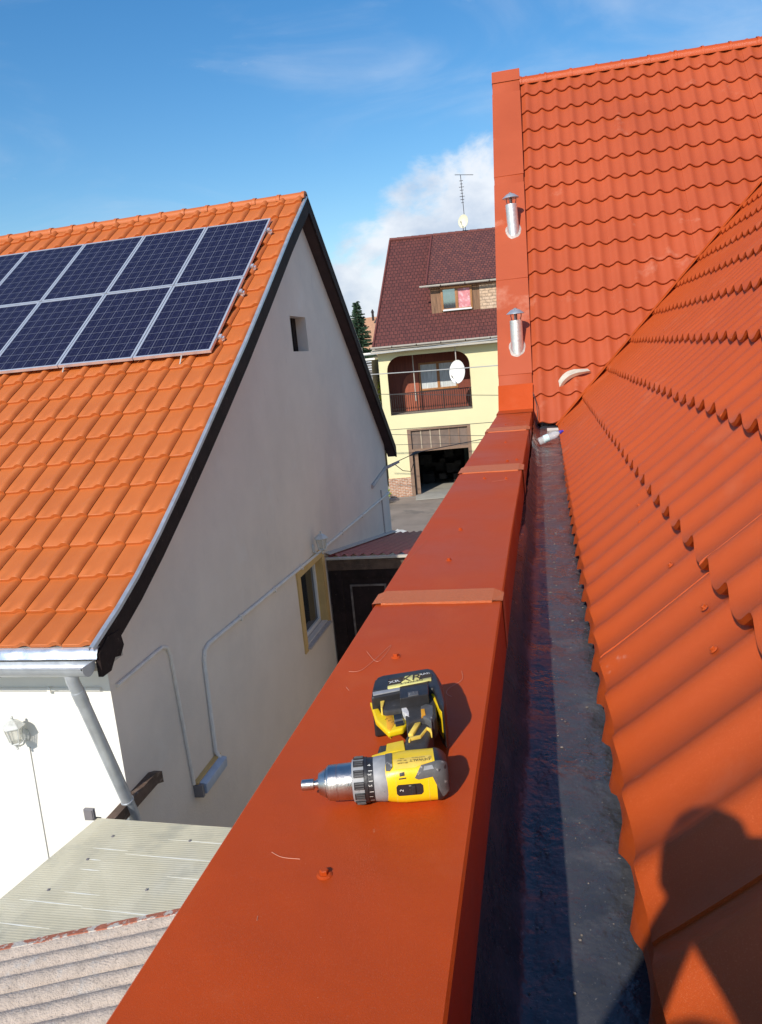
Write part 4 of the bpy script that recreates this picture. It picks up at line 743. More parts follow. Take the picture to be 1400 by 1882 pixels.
def window(par, x0, x1, z0, z1, y, fr, panes, fm='brownwood', fw=0.09, sill=None):
    q = MB(); q.box((x0, y-0.05, z0), (x0+fw, y+0.02, z1)); q.box((x1-fw, y-0.05, z0), (x1, y+0.02, z1)); q.box((x0+fw, y-0.05, z0), (x1-fw, y+0.02, z0+fw)); q.box((x0+fw, y-0.05, z1-fw), (x1-fw, y+0.02, z1))
    xm = (x0+x1)/2; q.box((xm-fw*0.7, y-0.055, z0+fw), (xm+fw*0.7, y+0.02, z1-fw)); w_ = Yh(q, 'window', fm, par, bevel=0.006)
    for (a, b), pm in zip(((x0+fw, xm-fw*0.7), (xm+fw*0.7, x1-fw)), panes):
        g_ = MB(); g_.box((a, y-0.02, z0+fw), (b, y-0.01, z1-fw)); Yh(g_, 'window_pane', pm, w_)
    if sill: s_ = MB(); s_.box((x0+0.05, y-0.09, z0-0.01), (x1-0.05, y-0.052, z0+0.06)); Yh(s_, 'window_sill', sill, w_)
    return w_
window(yh, 1.62, 3.38, 4.60, 5.86, 1.60, None, ('curtain', 'curtain'), sill=None)
q = MB(); q.tube([(1.40, 0.9, 4.2), (1.40, 0.9, 6.3)], 0.025, 6); Yh(q, 'pole', 'cream')
# balustrade
q = MB(); q.box((0.25, 0.04, 4.60), (3.87, 0.08, 4.645)); q.box((0.25, 0.04, 3.80), (3.87, 0.08, 3.83)); rl = Yh(q, 'balcony_railing', 'iron')
for k in range(37):
    x = 0.30 + k*0.0975; b = MB(); b.tube([(x, 0.06, 3.83), (x, 0.06, 4.60)], 0.014 if k % 12 else 0.028, 5); 
    b.tube([(x-0.03, 0.06, 3.93), (x, 0.045, 4.06), (x+0.03, 0.06, 3.93)], 0.012, 4); Yh(b, 'baluster', 'iron', rl)
# garage: glazed transom, open dark doorway, folded door leaf, frames
q = MB(); q.box((gar[0]-0.06, -0.01, 0), (gar[0]+0.10, 0.2, 3.03)); q.box((gar[1]-0.10, -0.01, 0), (gar[1]+0.04, 0.2, 3.03)); q.box((gar[0]+0.10, -0.01, 2.95), (gar[1]-0.10, 0.2, 3.03)); q.box((gar[0]+0.10, -0.01, 2.0), (gar[1]-0.10, 0.2, 2.12)); gf = Yh(q, 'garage_frame', 'gargrey')
q = MB(); q.box((gar[0]+0.10, 0.10, 2.12), (gar[1]-0.10, 0.14, 2.95)); tr = Yh(q, 'transom_panel', 'garage')
for k in range(5):
    b = MB(); x = gar[0]+0.52+k*0.42; b.box((x, 0.07, 2.12), (x+0.05, 0.10, 2.95)); Yh(b, 'transom_bar', mat('pale_bar', (0.42, 0.34, 0.25), 0.7) if k < 3 else 'gargrey', tr)
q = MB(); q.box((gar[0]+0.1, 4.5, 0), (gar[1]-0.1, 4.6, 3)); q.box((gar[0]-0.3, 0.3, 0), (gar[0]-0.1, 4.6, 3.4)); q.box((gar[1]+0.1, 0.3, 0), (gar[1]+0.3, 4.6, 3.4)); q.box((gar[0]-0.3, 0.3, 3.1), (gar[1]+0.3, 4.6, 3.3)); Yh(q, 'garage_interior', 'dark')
rnd = random.Random(21); q = MB()
for k in range(34):
    x = rnd.uniform(1.3, 3.4); z = rnd.uniform(0.1, 1.6); y = rnd.uniform(2.6, 4.2); s_ = rnd.uniform(0.08, 0.3); q.box((x-s_, y-s_, max(0.02, z-s_)), (x+s_, y+s_*0.3, z+s_*0.6))
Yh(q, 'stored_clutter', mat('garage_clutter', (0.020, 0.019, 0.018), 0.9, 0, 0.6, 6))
q = MB(); q.box((gar[0]+0.14, 0.2, 0.05), (gar[0]+0.34, 0.9, 1.98)); Yh(q, 'garage_door', 'gargrey')
q = MB(); q.box((gar[0]+0.10, -1.1, 0.005), (gar[1]-0.10, 3.0, 0.03)); o = Yh(q, 'garage_apron', 'concrete')
# eaves, roof with slightly tapering left edge, gutter
EH, EN, RH, RN = 6.72, -0.52, 11.72, 4.45
q = MB(); q.box((-0.35, -0.50, 6.45), (YW+0.3, 0.30, 6.56)); q.box((-0.30, -0.38, 6.56), (YW+0.3, 0.3, 6.66)); Yh(q, 'eaves_board', 'cream')
q = MB(); L_ = sqrt((RN-EN)**2+(RH-EH)**2)
def roofplane(name, m, pts2, O, U, S, Nn, th=0.06):
    q = MB(); q.prism(pts2, -th, 0); o = q.build(name, m); o.parent = yh; o.matrix_local = frame(O, U, S, Nn); return o
s45 = Vector((0, RN-EN, RH-EH)).normalized(); n45 = Vector((0, -(RH-EH), RN-EN)).normalized()
roofplane('tiled_roof', 'rooftiles', [(-0.22, 0), (YW+0.3, 0), (YW+0.3, L_), (0.78, L_)], (0, EN, EH), (1, 0, 0), s45, n45)
q = MB(); q.loft([[(-0.22, EN, EH-0.02), (0.78, RN, RH-0.02)], [(-0.22, EN+9.9, EH-0.02), (0.78, RN+0.01, RH-0.02)]], caps=False, closed=False); q.add([(0.78, RN, RH-0.03), (YW+0.3, RN, RH-0.03), (YW+0.3, EN+9.9, EH), (-0.22, EN+9.9, EH)], [(0, 1, 2, 3)]); Yh(q, 'rear_roof', 'rooftiles')
q = MB(); q.tube([(-0.24, EN-0.0, EH+0.03), (0.76, RN, RH+0.03)], 0.05, 6); Yh(q, 'verge_tiles', MT)
q = MB()
for k in range(24): x = 0.74+k*0.35; q.tube([(x, RN, RH+0.02), (x+0.36, RN, RH+0.02)], [0.10, 0.085], 8)
Yh(q, 'ridge_tiles', MT)
arc = [pi*(1.0+t/8.0) for t in range(9)]
def hgutter(name, x0, x1, y, z, par=None):
    q = MB(); q.loft([[(x, y+0.075*cos(a), z+0.07*sin(a)) for a in arc] + [(x, y+0.06, z+0.0), (x, y-0.075, z+0.02)] for x in (x0, x1)]); o = Yh(q, name, 'cream', par, smooth=True, ang=40)
    k = x0+0.9
    while k < x1: b = MB(); b.loft([[(xx, y+0.08*cos(a), z+0.075*sin(a)) for a in arc] for xx in (k, k+0.04)], caps=False, closed=False); Yh(b, 'gutter_bracket', 'iron', o); k += 1.05
    return o
hgutter('gutter', -0.35, YW+0.3, EN-0.09, EH-0.02)
# shed dormer
DH, DN = 9.12, 0.42
sD = Vector((0, RN-DN, RH-DH)).normalized(); nD = Vector((0, -(RH-DH), RN-DN)).normalized(); LD_ = sqrt((RN-DN)**2+(RH-DH)**2)
roofplane('dormer_roof', 'rooftiles2', [(2.25, 0), (YW+0.3, 0), (YW+0.3, LD_+0.02), (2.75, LD_+0.02)], (0, DN, DH+0.06), (1, 0, 0), sD, nD, 0.10)
q = MB(); q.tube([(2.25, DN, DH+0.09), (2.75, RN-0.1, RH+0.02)], 0.05, 6); Yh(q, 'verge_tiles', MT)
hgutter('dormer_gutter', 1.95, YW+0.3, DN-0.06, DH-0.01)
FN = 0.70; zb_ = EH+(FN-EN)*(RH-EH)/(RN-EN)-0.02
q = MB(); q.box((2.42, FN, zb_), (4.55, FN+0.10, DH)); q.box((2.42, FN+0.10, zb_), (2.50, 3.0, DH)); q.box((2.35, FN-0.10, DH-0.12), (YW, FN+0.1, DH-0.02)); Yh(q, 'dormer_cladding', 'board')
q = MB(); q.box((4.55, FN-0.02, zb_), (YW, FN+0.14, DH-0.12)); Yh(q, 'dormer_brickwork', 'palebrick')
window(yh, 2.86, 4.22, zb_+0.08, DH-0.12, FN-0.01, None, ('skyglass', 'pink'), sill='pvc')
# aerials
sdh = thing('satellite_dish', 'white satellite dish on a pole in front of the balcony of the yellow house', 'satellite dish', TY @ Vector((3.28, -0.35, 5.35)), 'satellite dishes on the yellow house')
def dish(root, c, r, m, aim, pole):
    c = TY @ Vector(c); aim = Vector(aim).normalized(); T = Matrix.Translation(c) @ aim.to_track_quat('Z', 'Y').to_matrix().to_4x4() @ Matrix.Diagonal((0.80, 1.05, 1, 1))
    q = MB(); pr = [(0.02, -0.10), (r*0.4, -0.085), (r*0.75, -0.045), (r, 0.0)]; q.lathe(pr + [(r+0.01, -0.01)] + [(a, b-0.02) for a, b in pr[::-1]], 32, T); fit(q.build('reflector', m, smooth=True), root)
    q = MB(); q.tube([T @ Vector((0, -r, 0)), T @ Vector((0, -r*0.5, r*0.9))], 0.012, 5); q.tube([T @ Vector((0, -r*0.55, r*0.8)), T @ Vector((0, -r*0.35, r*1.05))], 0.03, 8); fit(q.build('feed_arm', 'cream'), root)
    q = MB(); q.tube([TY @ Vector(p) for p in pole], 0.022, 6); fit(q.build('mast', 'seal'), root)
dish(sdh, (3.28, -0.35, 5.36), 0.47, 'dish', (-0.42, -1, 0.12), [(3.28, -0.15, 5.0), (3.28, -0.15, 6.50)])
sdc = thing('satellite_dish', 'cream satellite dish on the ridge at the foot of the tall television aerial', 'satellite dish', TY @ Vector((4.28, 4.4, 12.1)), 'satellite dishes on the yellow house')
dish(sdc, (4.28, 4.25, 12.22), 0.30, 'dishcream', (-0.25, -1, 0.25), [(4.28, 4.45, 11.6), (4.28, 4.45, 12.2)])
an = thing('television_aerial', 'tall thin television aerial on the ridge of the yellow house', 'aerial', TY @ Vector((4.33, 4.6, 11.6)))
q = MB(); q.tube([TY @ Vector((4.40, 4.6, 11.6)), TY @ Vector((4.33, 4.6, 14.35))], 0.016, 6); fit(q.build('mast', 'iron'), an)
q = MB(); q.tube([TY @ Vector((4.05, 4.3, 14.32)), TY @ Vector((4.95, 4.9, 14.36))], 0.014, 5)
for k in range(8):
    z = 13.1+k*0.14; L_ = 0.06+0.03*(k % 3); q.tube([TY @ Vector((4.34-L_, 4.55, z)), TY @ Vector((4.34+L_, 4.65, z+0.02))], 0.012, 4)
fit(q.build('aerial_rods', 'iron'), an)
# overhead wires
for i, (a, b, sag, r, m, lb) in enumerate([
    ((-8.6, 27.5, 0.14), (6, 28.0, 0.62), 0.05, 0.022, 'wirel', 'thick pale overhead wire crossing just below the eaves of the yellow house'),
    ((-8.6, 27.0, -0.42), (6, 27.6, -0.55), 0.10, 0.018, 'wirel', 'pale overhead wire crossing the middle of the balcony window'),
    ((-8.6, 27.0, -0.93), (6, 27.2, -2.2), 0.05, 0.011, 'wire', 'thin dark overhead wire crossing at the top of the balcony railing'),
    ((-8.6, 26.5, -2.42), (6, 27.0, -2.35), 0.08, 0.011, 'wire', 'thin dark overhead wire crossing just above the garage transom'),
    ((-8.6, 26.5, -2.30), (6, 27.0, -3.45), 0.10, 0.010, 'wire', 'thin dark overhead wire sloping down to the right across the garage transom'),
    ((-8.6, 26.5, -2.80), (6, 27.0, -3.35), 0.10, 0.009, 'wire', 'thin dark overhead wire sloping across the foot of the garage transom')]):
    A_, B2 = Vector(a), Vector(b); q = MB(); q.tube([A_.lerp(B2, t/20.0) - Vector((0, 0, sag*4*(t/20.0)*(1-t/20.0))) for t in range(21)], r, 5)
    tag(q.build('overhead_wire', m), lb, 'wire', 'overhead wires in front of the yellow house')
sw = thing('service_cable', 'service cable with black clamp and drooping loop leaving the far corner of the white house', 'cable', (-3.6, 17.5, -2.4))
q = MB(); q.tube([(-3.45, 17.45, -2.36), (-3.05, 18.0, -2.24), (-1.0, 21.5, -2.33), (2.0, 27, -2.2)], 0.010, 5); fit(q.build('cable', 'wire'), sw)
q = MB(); q.tube([(-3.18, 17.8, -2.28), (-3.08, 18.0, -2.25), (-2.98, 18.2, -2.25)], [0.015, 0.04, 0.012], 8); fit(q.build('cable_clamp', 'wire'), sw)
q = MB(); q.tube([(-3.10, 17.9, -2.26), (-3.12, 17.9, -2.45), (-3.2, 17.8, -2.66), (-3.35, 17.6, -2.60), (-3.50, 17.45, -2.42)], 0.009, 6); fit(q.build('cable_loop', 'wire'), sw)
# ------------------------------------------------------------------ far background
bh = thing('tan_house', 'distant house with tan tiled roof between the spruce and the yellow house', 'house', (-13, 62, G))
q = MB(); q.box((-22, 60, G), (-9.5, 68, 0.35)); fit(q.build('wall', 'cream'), bh)
q = MB(); q.loft([[(-22.5, 59.4, 0.2), (-22.5, 64, 3.35), (-22.5, 68.6, 0.2)], [(-9.2, 59.4, 0.3), (-9.2, 64, 3.5), (-9.2, 68.6, 0.3)]]); rf = fit(q.build('roof', 'bgtile'), bh)
q = MB(); q.tube([(-13.35, 63, 3.1), (-13.35, 63, 3.75)], 0.10, 6); q.tube([(-13.35, 63, 3.75), (-13.35, 63, 4.0)], [0.16, 0.03], 6); child(q, 'roof_finial', 'iron', rf)
def leafcloud(cx, cy, cz_, rx, ry, rz, n, size, seed, fn=None):
    rnd = random.Random(seed); mb = MB(); k = 0
    while k < n:
        v = Vector((rnd.uniform(-1, 1), rnd.uniform(-1, 1), rnd.uniform(-1, 1)))
        if v.length > 1: continue
        if noise.noise(v*2.3+Vector((seed, 0, 0))) < -0.12: continue
        p = Vector((cx+v.x*rx, cy+v.y*ry, cz_+v.z*rz)); u = Vector((rnd.gauss(0, 1), rnd.gauss(0, 1), rnd.gauss(0, 1))).normalized(); w_ = u.orthogonal().normalized(); s_ = size*rnd.uniform(0.6, 1.4)
        mb.add([p-u*s_, p+w_*s_*0.5, p+u*s_, p-w_*s_*0.5], [(0, 1, 2, 3)]); k += 1
    return mb
def spruce(x, y, ztop, r, label):
    t = thing('spruce_tree', label, 'tree', (x, y, G)); q = MB(); q.tube([(x, y, G), (x, y, ztop)], [0.28, 0.02], 8); fit(q.build('trunk', 'bark'), t)
    q = MB(); rnd = random.Random(4); H_ = ztop-G; z = ztop-0.1
    while z > G+1.2:
        f = (ztop-z)/H_; rr = r*min(1, 0.06+1.25*f)*rnd.uniform(0.85, 1.1); nb = int(10+14*f)
        for b in range(nb):
            a = 2*pi*(b+rnd.random())/nb; L_ = rr*rnd.uniform(0.65, 1.15); zj = rnd.uniform(-0.14, 0.14); d = Vector((cos(a), sin(a), -0.28+0.2*rnd.random())); 
            for k in range(int(7+20*f)):
                s_ = L_*(k+1)/(7+20*f); p = Vector((x, y, z+zj)) + d*s_ + Vector((0, 0, 0.10*s_*s_/max(L_, .01))); side = Vector((-d.y, d.x, 0))*rnd.choice((-1, 1)); ln = 0.26*(1.05-s_/L_*0.6)
                e = p + (side*0.7 + d*0.55 + Vector((0, 0, rnd.uniform(-0.35, 0.05))))*ln; w_ = Vector((0, 0, 0.05)) + d*0.03; q.add([p-w_, e, p+w_], [(0, 1, 2)])
        z -= 0.13+0.05*f
    fit(q.build('crown', 'needles'), t)
spruce(-9.75, 42, 3.15, 2.3, 'dark spruce with pointed top behind the far slope of the white house')
def shrub(x, y, z, rx, rz, m, label, n, size, seed, name='shrub', cat='shrub'):
    t = thing(name, label, cat, (x, y, G)); q = MB(); q.tube([(x, y, G), (x, y, z)], [0.09, 0.04], 6); q.tube([(x, y, (G+z)/2), (x+rx*0.5, y, z+rz*0.3)], [0.05, 0.02], 5); fit(q.build('trunk', 'bark'), t)
    fit(leafcloud(x, y, z, rx, rx, rz, n, size, seed).build('crown', m), t)
shrub(-8.75, 38, -2.6, 1.2, 2.5, 'leafy', 'yellow green leafy shrub at the left edge of the yellow house', 4200, 0.11, 3)
shrub(-10.2, 39, -1.6, 1.6, 2.0, 'leafd', 'dark green shrub behind the yellow green one', 3500, 0.12, 9)
shrub(-7.35, 32.4, -5.75, 0.55, 0.45, 'leafy', 'small bright green weed clump at the corner of the brick plinth', 700, 0.07, 12, 'weed', 'plant')
shrub(-5.45, 4.4, -5.3, 0.55, 0.9, 'leafd', 'leafy plant in the yard at the left edge below the white front wall', 900, 0.09, 15, 'yard_plant', 'plant')
an2 = thing('grey_outbuilding', 'grey outbuilding roof with pipes left of the eaves of the yellow house', 'outbuilding', (-9.6, 37, G))
q = MB(); q.box((-11.5, 36.4, G), (-8.0, 38, 0.0)); fit(q.build('wall', 'steelgrey'), an2)
q = MB(); q.box((-11.8, 36.1, 0.0), (-7.75, 38.2, 0.09)); q.box((-11.8, 36.0, 0.24), (-7.9, 36.3, 0.34)); q.box((-9.2, 36.2, 0.34), (-8.5, 37, 0.62)); fit(q.build('roof', 'dish'), an2)
for k in range(4):
    q = MB(); q.tube([(-11.5, 36.05-k*.03, -0.12-k*0.12), (-7.9, 36.05-k*.03, -0.08-k*0.12)], 0.025, 6); fit(q.build('pipe', 'zinc'), an2)
# a row of low trees and houses that closes the horizon between the buildings
for i, (x, y, rr, rz) in enumerate([(-24, 80, 6, 4.5), (-14, 90, 7, 4.5), (-5, 95, 7, 5), (7, 90, 8, 6), (-36, 75, 7, 5), (-50, 60, 7, 5), (22, 85, 8, 6)]):
    shrub(x, y, -2.5, rr, rz*0.8, 'leafd', ['broad green tree far behind the spruce', 'broad green tree far behind the tan house', 'broad green tree far behind the yellow house', 'broad green tree far behind the right side of the yellow house', 'broad green tree far behind the orange roof', 'broad green tree far left behind the orange roof', 'broad green tree far behind the terracotta roof'][i], 2600, 0.5, 30+i, 'broadleaf_tree', 'tree')
q = MB(); rnd = random.Random(8); pts = [(-5.45+0.50*cos(a)*(0.45+0.8*rnd.random()), 26.3+1.1*sin(a)*(0.4+0.8*rnd.random())) for a in [2*pi*k/18 for k in range(18)]]; q.prism(pts, G-0.004, G+0.012)
tag(q.build('spilled_mortar', mat('pale_mortar', (0.62, 0.60, 0.55), 0.9)), 'pale splash of spilled mortar on the asphalt in front of the garage', 'mortar spill')
# ------------------------------------------------------------------ cordless drill lying on the parapet cap
DP = {}
DP['pack']=[(-0.331,1.246),(-0.336,1.278),(-0.34,1.312),(-0.338,1.333),(-0.33,1.342),(-0.247,1.375),(-0.236,1.368),(-0.226,1.346),(-0.212,1.298),(-0.195,1.228),(-0.195,1.204),(-0.207,1.228),(-0.225,1.288),(-0.283,1.27),(-0.312,1.255)]
DP['streak2']=[(-0.286,1.304),(-0.284,1.332),(-0.256,1.344),(-0.255,1.312)]
DP['band']=[(-0.312,1.32),(-0.244,1.353),(-0.234,1.344),(-0.232,1.321),(-0.238,1.305),(-0.308,1.28)]
DP['ribs']=[(-0.338,1.315),(-0.314,1.323),(-0.306,1.277),(-0.332,1.27)]
DP['rail']=[(-0.332,1.264),(-0.286,1.284),(-0.282,1.274),(-0.328,1.251)]
DP['streak1']=[(-0.309,1.289),(-0.278,1.305),(-0.234,1.328),(-0.232,1.315),(-0.243,1.308),(-0.307,1.278)]
DP['latch']=[(-0.283,1.269),(-0.234,1.293),(-0.227,1.248),(-0.275,1.229)]
DP['latchin']=[(-0.265,1.253),(-0.247,1.258),(-0.244,1.243),(-0.261,1.236)]
DP['footy']=[(-0.344,1.282),(-0.327,1.267),(-0.313,1.237),(-0.306,1.241),(-0.277,1.252),(-0.267,1.228),(-0.259,1.191),(-0.263,1.177),(-0.286,1.164),(-0.301,1.185),(-0.317,1.207)]
DP['footyb']=[(-0.319,1.263),(-0.319,1.285),(-0.307,1.297),(-0.292,1.298),(-0.289,1.289),(-0.301,1.282),(-0.31,1.263),(-0.307,1.225),(-0.31,1.225)]
DP['footk']=[(-0.312,1.231),(-0.319,1.262),(-0.316,1.288),(-0.293,1.302),(-0.24,1.318),(-0.232,1.312),(-0.215,1.245),(-0.208,1.203),(-0.212,1.186),(-0.229,1.195),(-0.245,1.186),(-0.255,1.172),(-0.265,1.214),(-0.277,1.23),(-0.3,1.22)]
DP['switch']=[(-0.287,1.218),(-0.273,1.224),(-0.263,1.188),(-0.276,1.182)]
DP['swbar']=[(-0.281,1.195),(-0.268,1.201),(-0.266,1.197),(-0.279,1.191)]
DP['orange']=[(-0.302,1.222),(-0.292,1.231),(-0.28,1.191),(-0.283,1.168),(-0.289,1.174)]
DP['grey']=[(-0.241,1.237),(-0.233,1.247),(-0.219,1.241),(-0.214,1.211),(-0.214,1.18),(-0.224,1.191),(-0.235,1.199)]
DP['gror']=[(-0.238,1.222),(-0.232,1.224),(-0.227,1.202),(-0.233,1.195)]
DP['white']=[(-0.274,1.23),(-0.267,1.236),(-0.259,1.218),(-0.255,1.199),(-0.262,1.206),(-0.269,1.215)]
DP['ystrip']=[(-0.249,1.149),(-0.242,1.2),(-0.234,1.19),(-0.241,1.15)]
DP['yline']=[(-0.245,1.129),(-0.245,1.14),(-0.229,1.147),(-0.222,1.176),(-0.213,1.17),(-0.21,1.156),(-0.212,1.156),(-0.215,1.166),(-0.221,1.172),(-0.227,1.143),(-0.242,1.135),(-0.243,1.129)]
DP['latchy']=[(-0.237,1.307),(-0.231,1.301),(-0.217,1.272),(-0.21,1.273),(-0.205,1.25),(-0.197,1.229),(-0.201,1.214),(-0.208,1.229),(-0.217,1.253)]
DP['strap']=[(-0.233,1.341),(-0.224,1.345),(-0.212,1.31),(-0.203,1.261),(-0.212,1.264),(-0.225,1.293)]
DP['handle']=[(-0.257,1.19),(-0.251,1.24),(-0.222,1.24),(-0.214,1.191),(-0.213,1.145),(-0.212,1.102),(-0.241,1.092),(-0.252,1.12),(-0.254,1.144),(-0.253,1.164)]
DP['neck']=[(-0.294,1.126),(-0.281,1.131),(-0.255,1.146),(-0.245,1.106),(-0.198,1.118),(-0.193,1.083),(-0.296,1.079),(-0.3,1.09),(-0.288,1.102)]
DP['trig']=[(-0.296,1.137),(-0.284,1.138),(-0.28,1.12),(-0.283,1.115),(-0.295,1.115)]
DP['yneck']=[(-0.281,1.126),(-0.255,1.139),(-0.246,1.105),(-0.264,1.101),(-0.296,1.081),(-0.298,1.088),(-0.278,1.103)]
BZ = PZ + 0.0025
dr_ = thing('cordless_drill', 'yellow and black cordless drill with steel chuck lying on its side on the parapet', 'cordless drill', (-0.26, 1.15, PZ))
def D(mb, name, m, par=None, **k):
    o = mb.build(name, m, **k)
    if par is None: return fit(o, dr_)
    o.parent = par; return o
aa = radians(12.1); AX = Vector((cos(aa), sin(aa), 0)); HX = Vector((-sin(aa), cos(aa), 0)); ZX = Vector((0, 0, 1)); A0 = Vector((-0.400, 1.034, PZ+0.0345))
TL_ = frame(A0, HX, ZX, AX)                            # lathe axis along the drill axis
def lathe(prof, seg=40): return MB().lathe([(r, s) for s, r in prof], seg, TL_)
D(lathe([(0.0, 0.0075), (0.001, 0.0083), (0.019, 0.0085), (0.020, 0.0068), (0.0205, 0.0055), (0.023, 0.0055), (0.0235, 0.007), (0.026, 0.007), (0.029, 0.006)], 24), 'socket_bit', 'steel', smooth=True, ang=35)
q = MB(); q.lathe([(0.0048, -0.0006), (0.0048, 0.001)], 6, TL_); D(q, 'socket_recess', 'dblack')
D(lathe([(0.0262, 0.010), (0.0275, 0.0160), (0.0385, 0.0222), (0.0388, 0.0205), (0.0402, 0.0205), (0.0405, 0.0252), (0.0435, 0.0268), (0.056, 0.0273), (0.0565, 0.0268), (0.058, 0.0268), (0.0585, 0.0273), (0.081, 0.0278), (0.084, 0.026)], 48), 'chuck', 'steel', smooth=True, ang=14)
D(lathe([(0.080, 0.027), (0.081, 0.0315), (0.084, 0.0325), (0.101, 0.0330), (0.103, 0.031)], 48), 'clutch_sleeve', 'dgrey', smooth=True, ang=35)
ckr = D(lathe([(0.0985, 0.0325), (0.0995, 0.0340), (0.1045, 0.0340), (0.105, 0.0330), (0.1145, 0.0328), (0.116, 0.031)], 48), 'clutch_ring', 'dblack', smooth=True, ang=35)
def Rse(s, ph):
    if s < 0.128: r, n = 0.0325, 2.0
    else:
        t = min(1, (s-0.128)/0.03); n = 2.0+1.3*t; r = 0.0335+0.0005*t
        if s > 0.212: r -= 0.010*((s-0.212)/0.016)**2
    c, d = abs(cos(ph)), abs(sin(ph)); return r/((c**n+d**n)**(1/n))
def Pse(s, ph, off=0.0): return A0 + AX*s + (ZX*cos(ph) - HX*sin(ph))*(Rse(s, ph)+off)
def patch(s0, s1, p0, p1, off, thick=0.002, n=6, poly=None):
    mb = MB(); p0, p1 = radians(p0), radians(p1); rings = []
    for i in range(n+1):
        s = s0+(s1-s0)*i/n; top = [Pse(s, p0+(p1-p0)*k/n, off) for k in range(n+1)]; bot = [Pse(s, p0+(p1-p0)*k/n, off-thick) for k in range(n+1)][::-1]; rings.append(top+bot)
    return mb.loft(rings)
for k in range(12):
    D(patch(0.0835, 0.0995, k*30+5, k*30+24, 0.0024, 0.0035, 5), 'clutch_pad', 'dblack', ckr, bevel=0.0004, seg=1)
q = MB()
for k in range(36):
    if k >= 0:
        c_ = (k//3)*30+8.5+(k % 3)*6; q.add(*(lambda m_: (m_.v, m_.f))(patch(0.0855, 0.0985, c_-1.1, c_+1.1, 0.0034, 0.002, 2)))
D(q, 'clutch_pad_ribs', 'dgreyk', ckr)
D(lathe([(0.1135, 0.031), (0.1140, 0.0328), (0.1225, 0.0338), (0.131, 0.0345), (0.134, 0.034)], 48), 'gear_case', 'dgrey', smooth=True, ang=40)
def sebody(s_list, shrink=0.0, n=48): return MB().loft([[Pse(s, 2*pi*k/n, -shrink if not isinstance(shrink, list) else -shrink[i]) for k in range(n)] for i, s in enumerate(s_list)])
body = D(sebody([0.131, 0.1318, 0.136, 0.142, 0.15, 0.16, 0.17, 0.18, 0.19, 0.20, 0.2085, 0.2095], [0.002, 0.0004, 0, 0, 0, 0, 0, 0, 0, 0, 0, .0012]), 'motor_housing', 'dyellow', smooth=True, ang=45)
D(sebody([0.2075, 0.2085, 0.213, 0.218, 0.224, 0.2275, 0.2285], [0.002, -.0006, -.0006, 0, 0, 0.001, 0.010]), 'rear_cap', 'dblack', smooth=True, ang=50)
# raised rubber flash on the side, wrapping to the rear
def patchpoly(pts, off, thick=0.002, sub=1):
    n = len(pts); mb = MB(); cs = sum(p[0] for p in pts)/n; cp_ = sum(p[1] for p in pts)/n
    ring = []
    for i in range(n):
        a, b = pts[i], pts[(i+1) % n]
        for k in range(4): ring.append((a[0]+(b[0]-a[0])*k/4, a[1]+(b[1]-a[1])*k/4))
    levels = [(1.0, off-thick), (1.0, off), (0.66, off), (0.33, off), (0.02, off)]
    return mb.loft([[Pse(cs+(s-cs)*f, radians(cp_+(p-cp_)*f), o_) for s, p in ring] for f, o_ in levels], caps=False)
D(patchpoly([(0.176, 66), (0.187, 40), (0.210, 32), (0.2275, 30), (0.2275, 118), (0.2165, 122), (0.2115, 64), (0.205, 58), (0.188, 62), (0.181, 70)], 0.0016, 0.003), 'rubber_flash', 'dgreyk', body, smooth=True, ang=50)
D(patchpoly([(0.190, 52), (0.206, 50), (0.204, 42), (0.192, 43)], 0.0024, 0.002), 'vent_slot', 'dgrey', body)
D(patchpoly([(0.1335, -18), (0.1435, -20), (0.1435, 38), (0.139, 46), (0.1335, 44)], 0.0018, 0.003), 'side_lug', 'dgreyk', body, smooth=True, ang=50)
D(patchpoly([(0.150, 80), (0.184, 80), (0.1875, 86), (0.1875, 104), (0.184, 110), (0.150, 110), (0.147, 104), (0.147, 86)], 0.0006, 0.001), 'speed_slot', 'dblack', body, smooth=True, ang=50)
D(patch(0.170, 0.176, 84, 106, 0.0030, 0.0035, 3), 'speed_slider', 'dblack', body, bevel=0.0006)
D(patchpoly([(0.145, 14), (0.2035, 6), (0.205, 30), (0.188, 38), (0.178, 44), (0.146, 44)], 0.0005, 0.001), 'rating_label', 'dyellow2', body, smooth=True, ang=50)
D(patchpoly([(0.1535, 52), (0.161, 51), (0.161, 59), (0.1535, 60)], 0.0006, 0.001), 'screw_hole', 'dblack', body); D(patchpoly([(0.152, 64), (0.163, 63), (0.163, 66), (0.152, 67)], 0.0006, 0.001), 'bit_mark', 'ink', body)
q = MB()
for s_ in (0.147, 0.196): q.add(*(lambda m_: (m_.v, m_.f))(patch(s_, s_+0.0006, 46 if s_ < .15 else 70, 150, 0.0003, 0.001, 8)))
D(q, 'housing_seam', 'dyellow2', body)
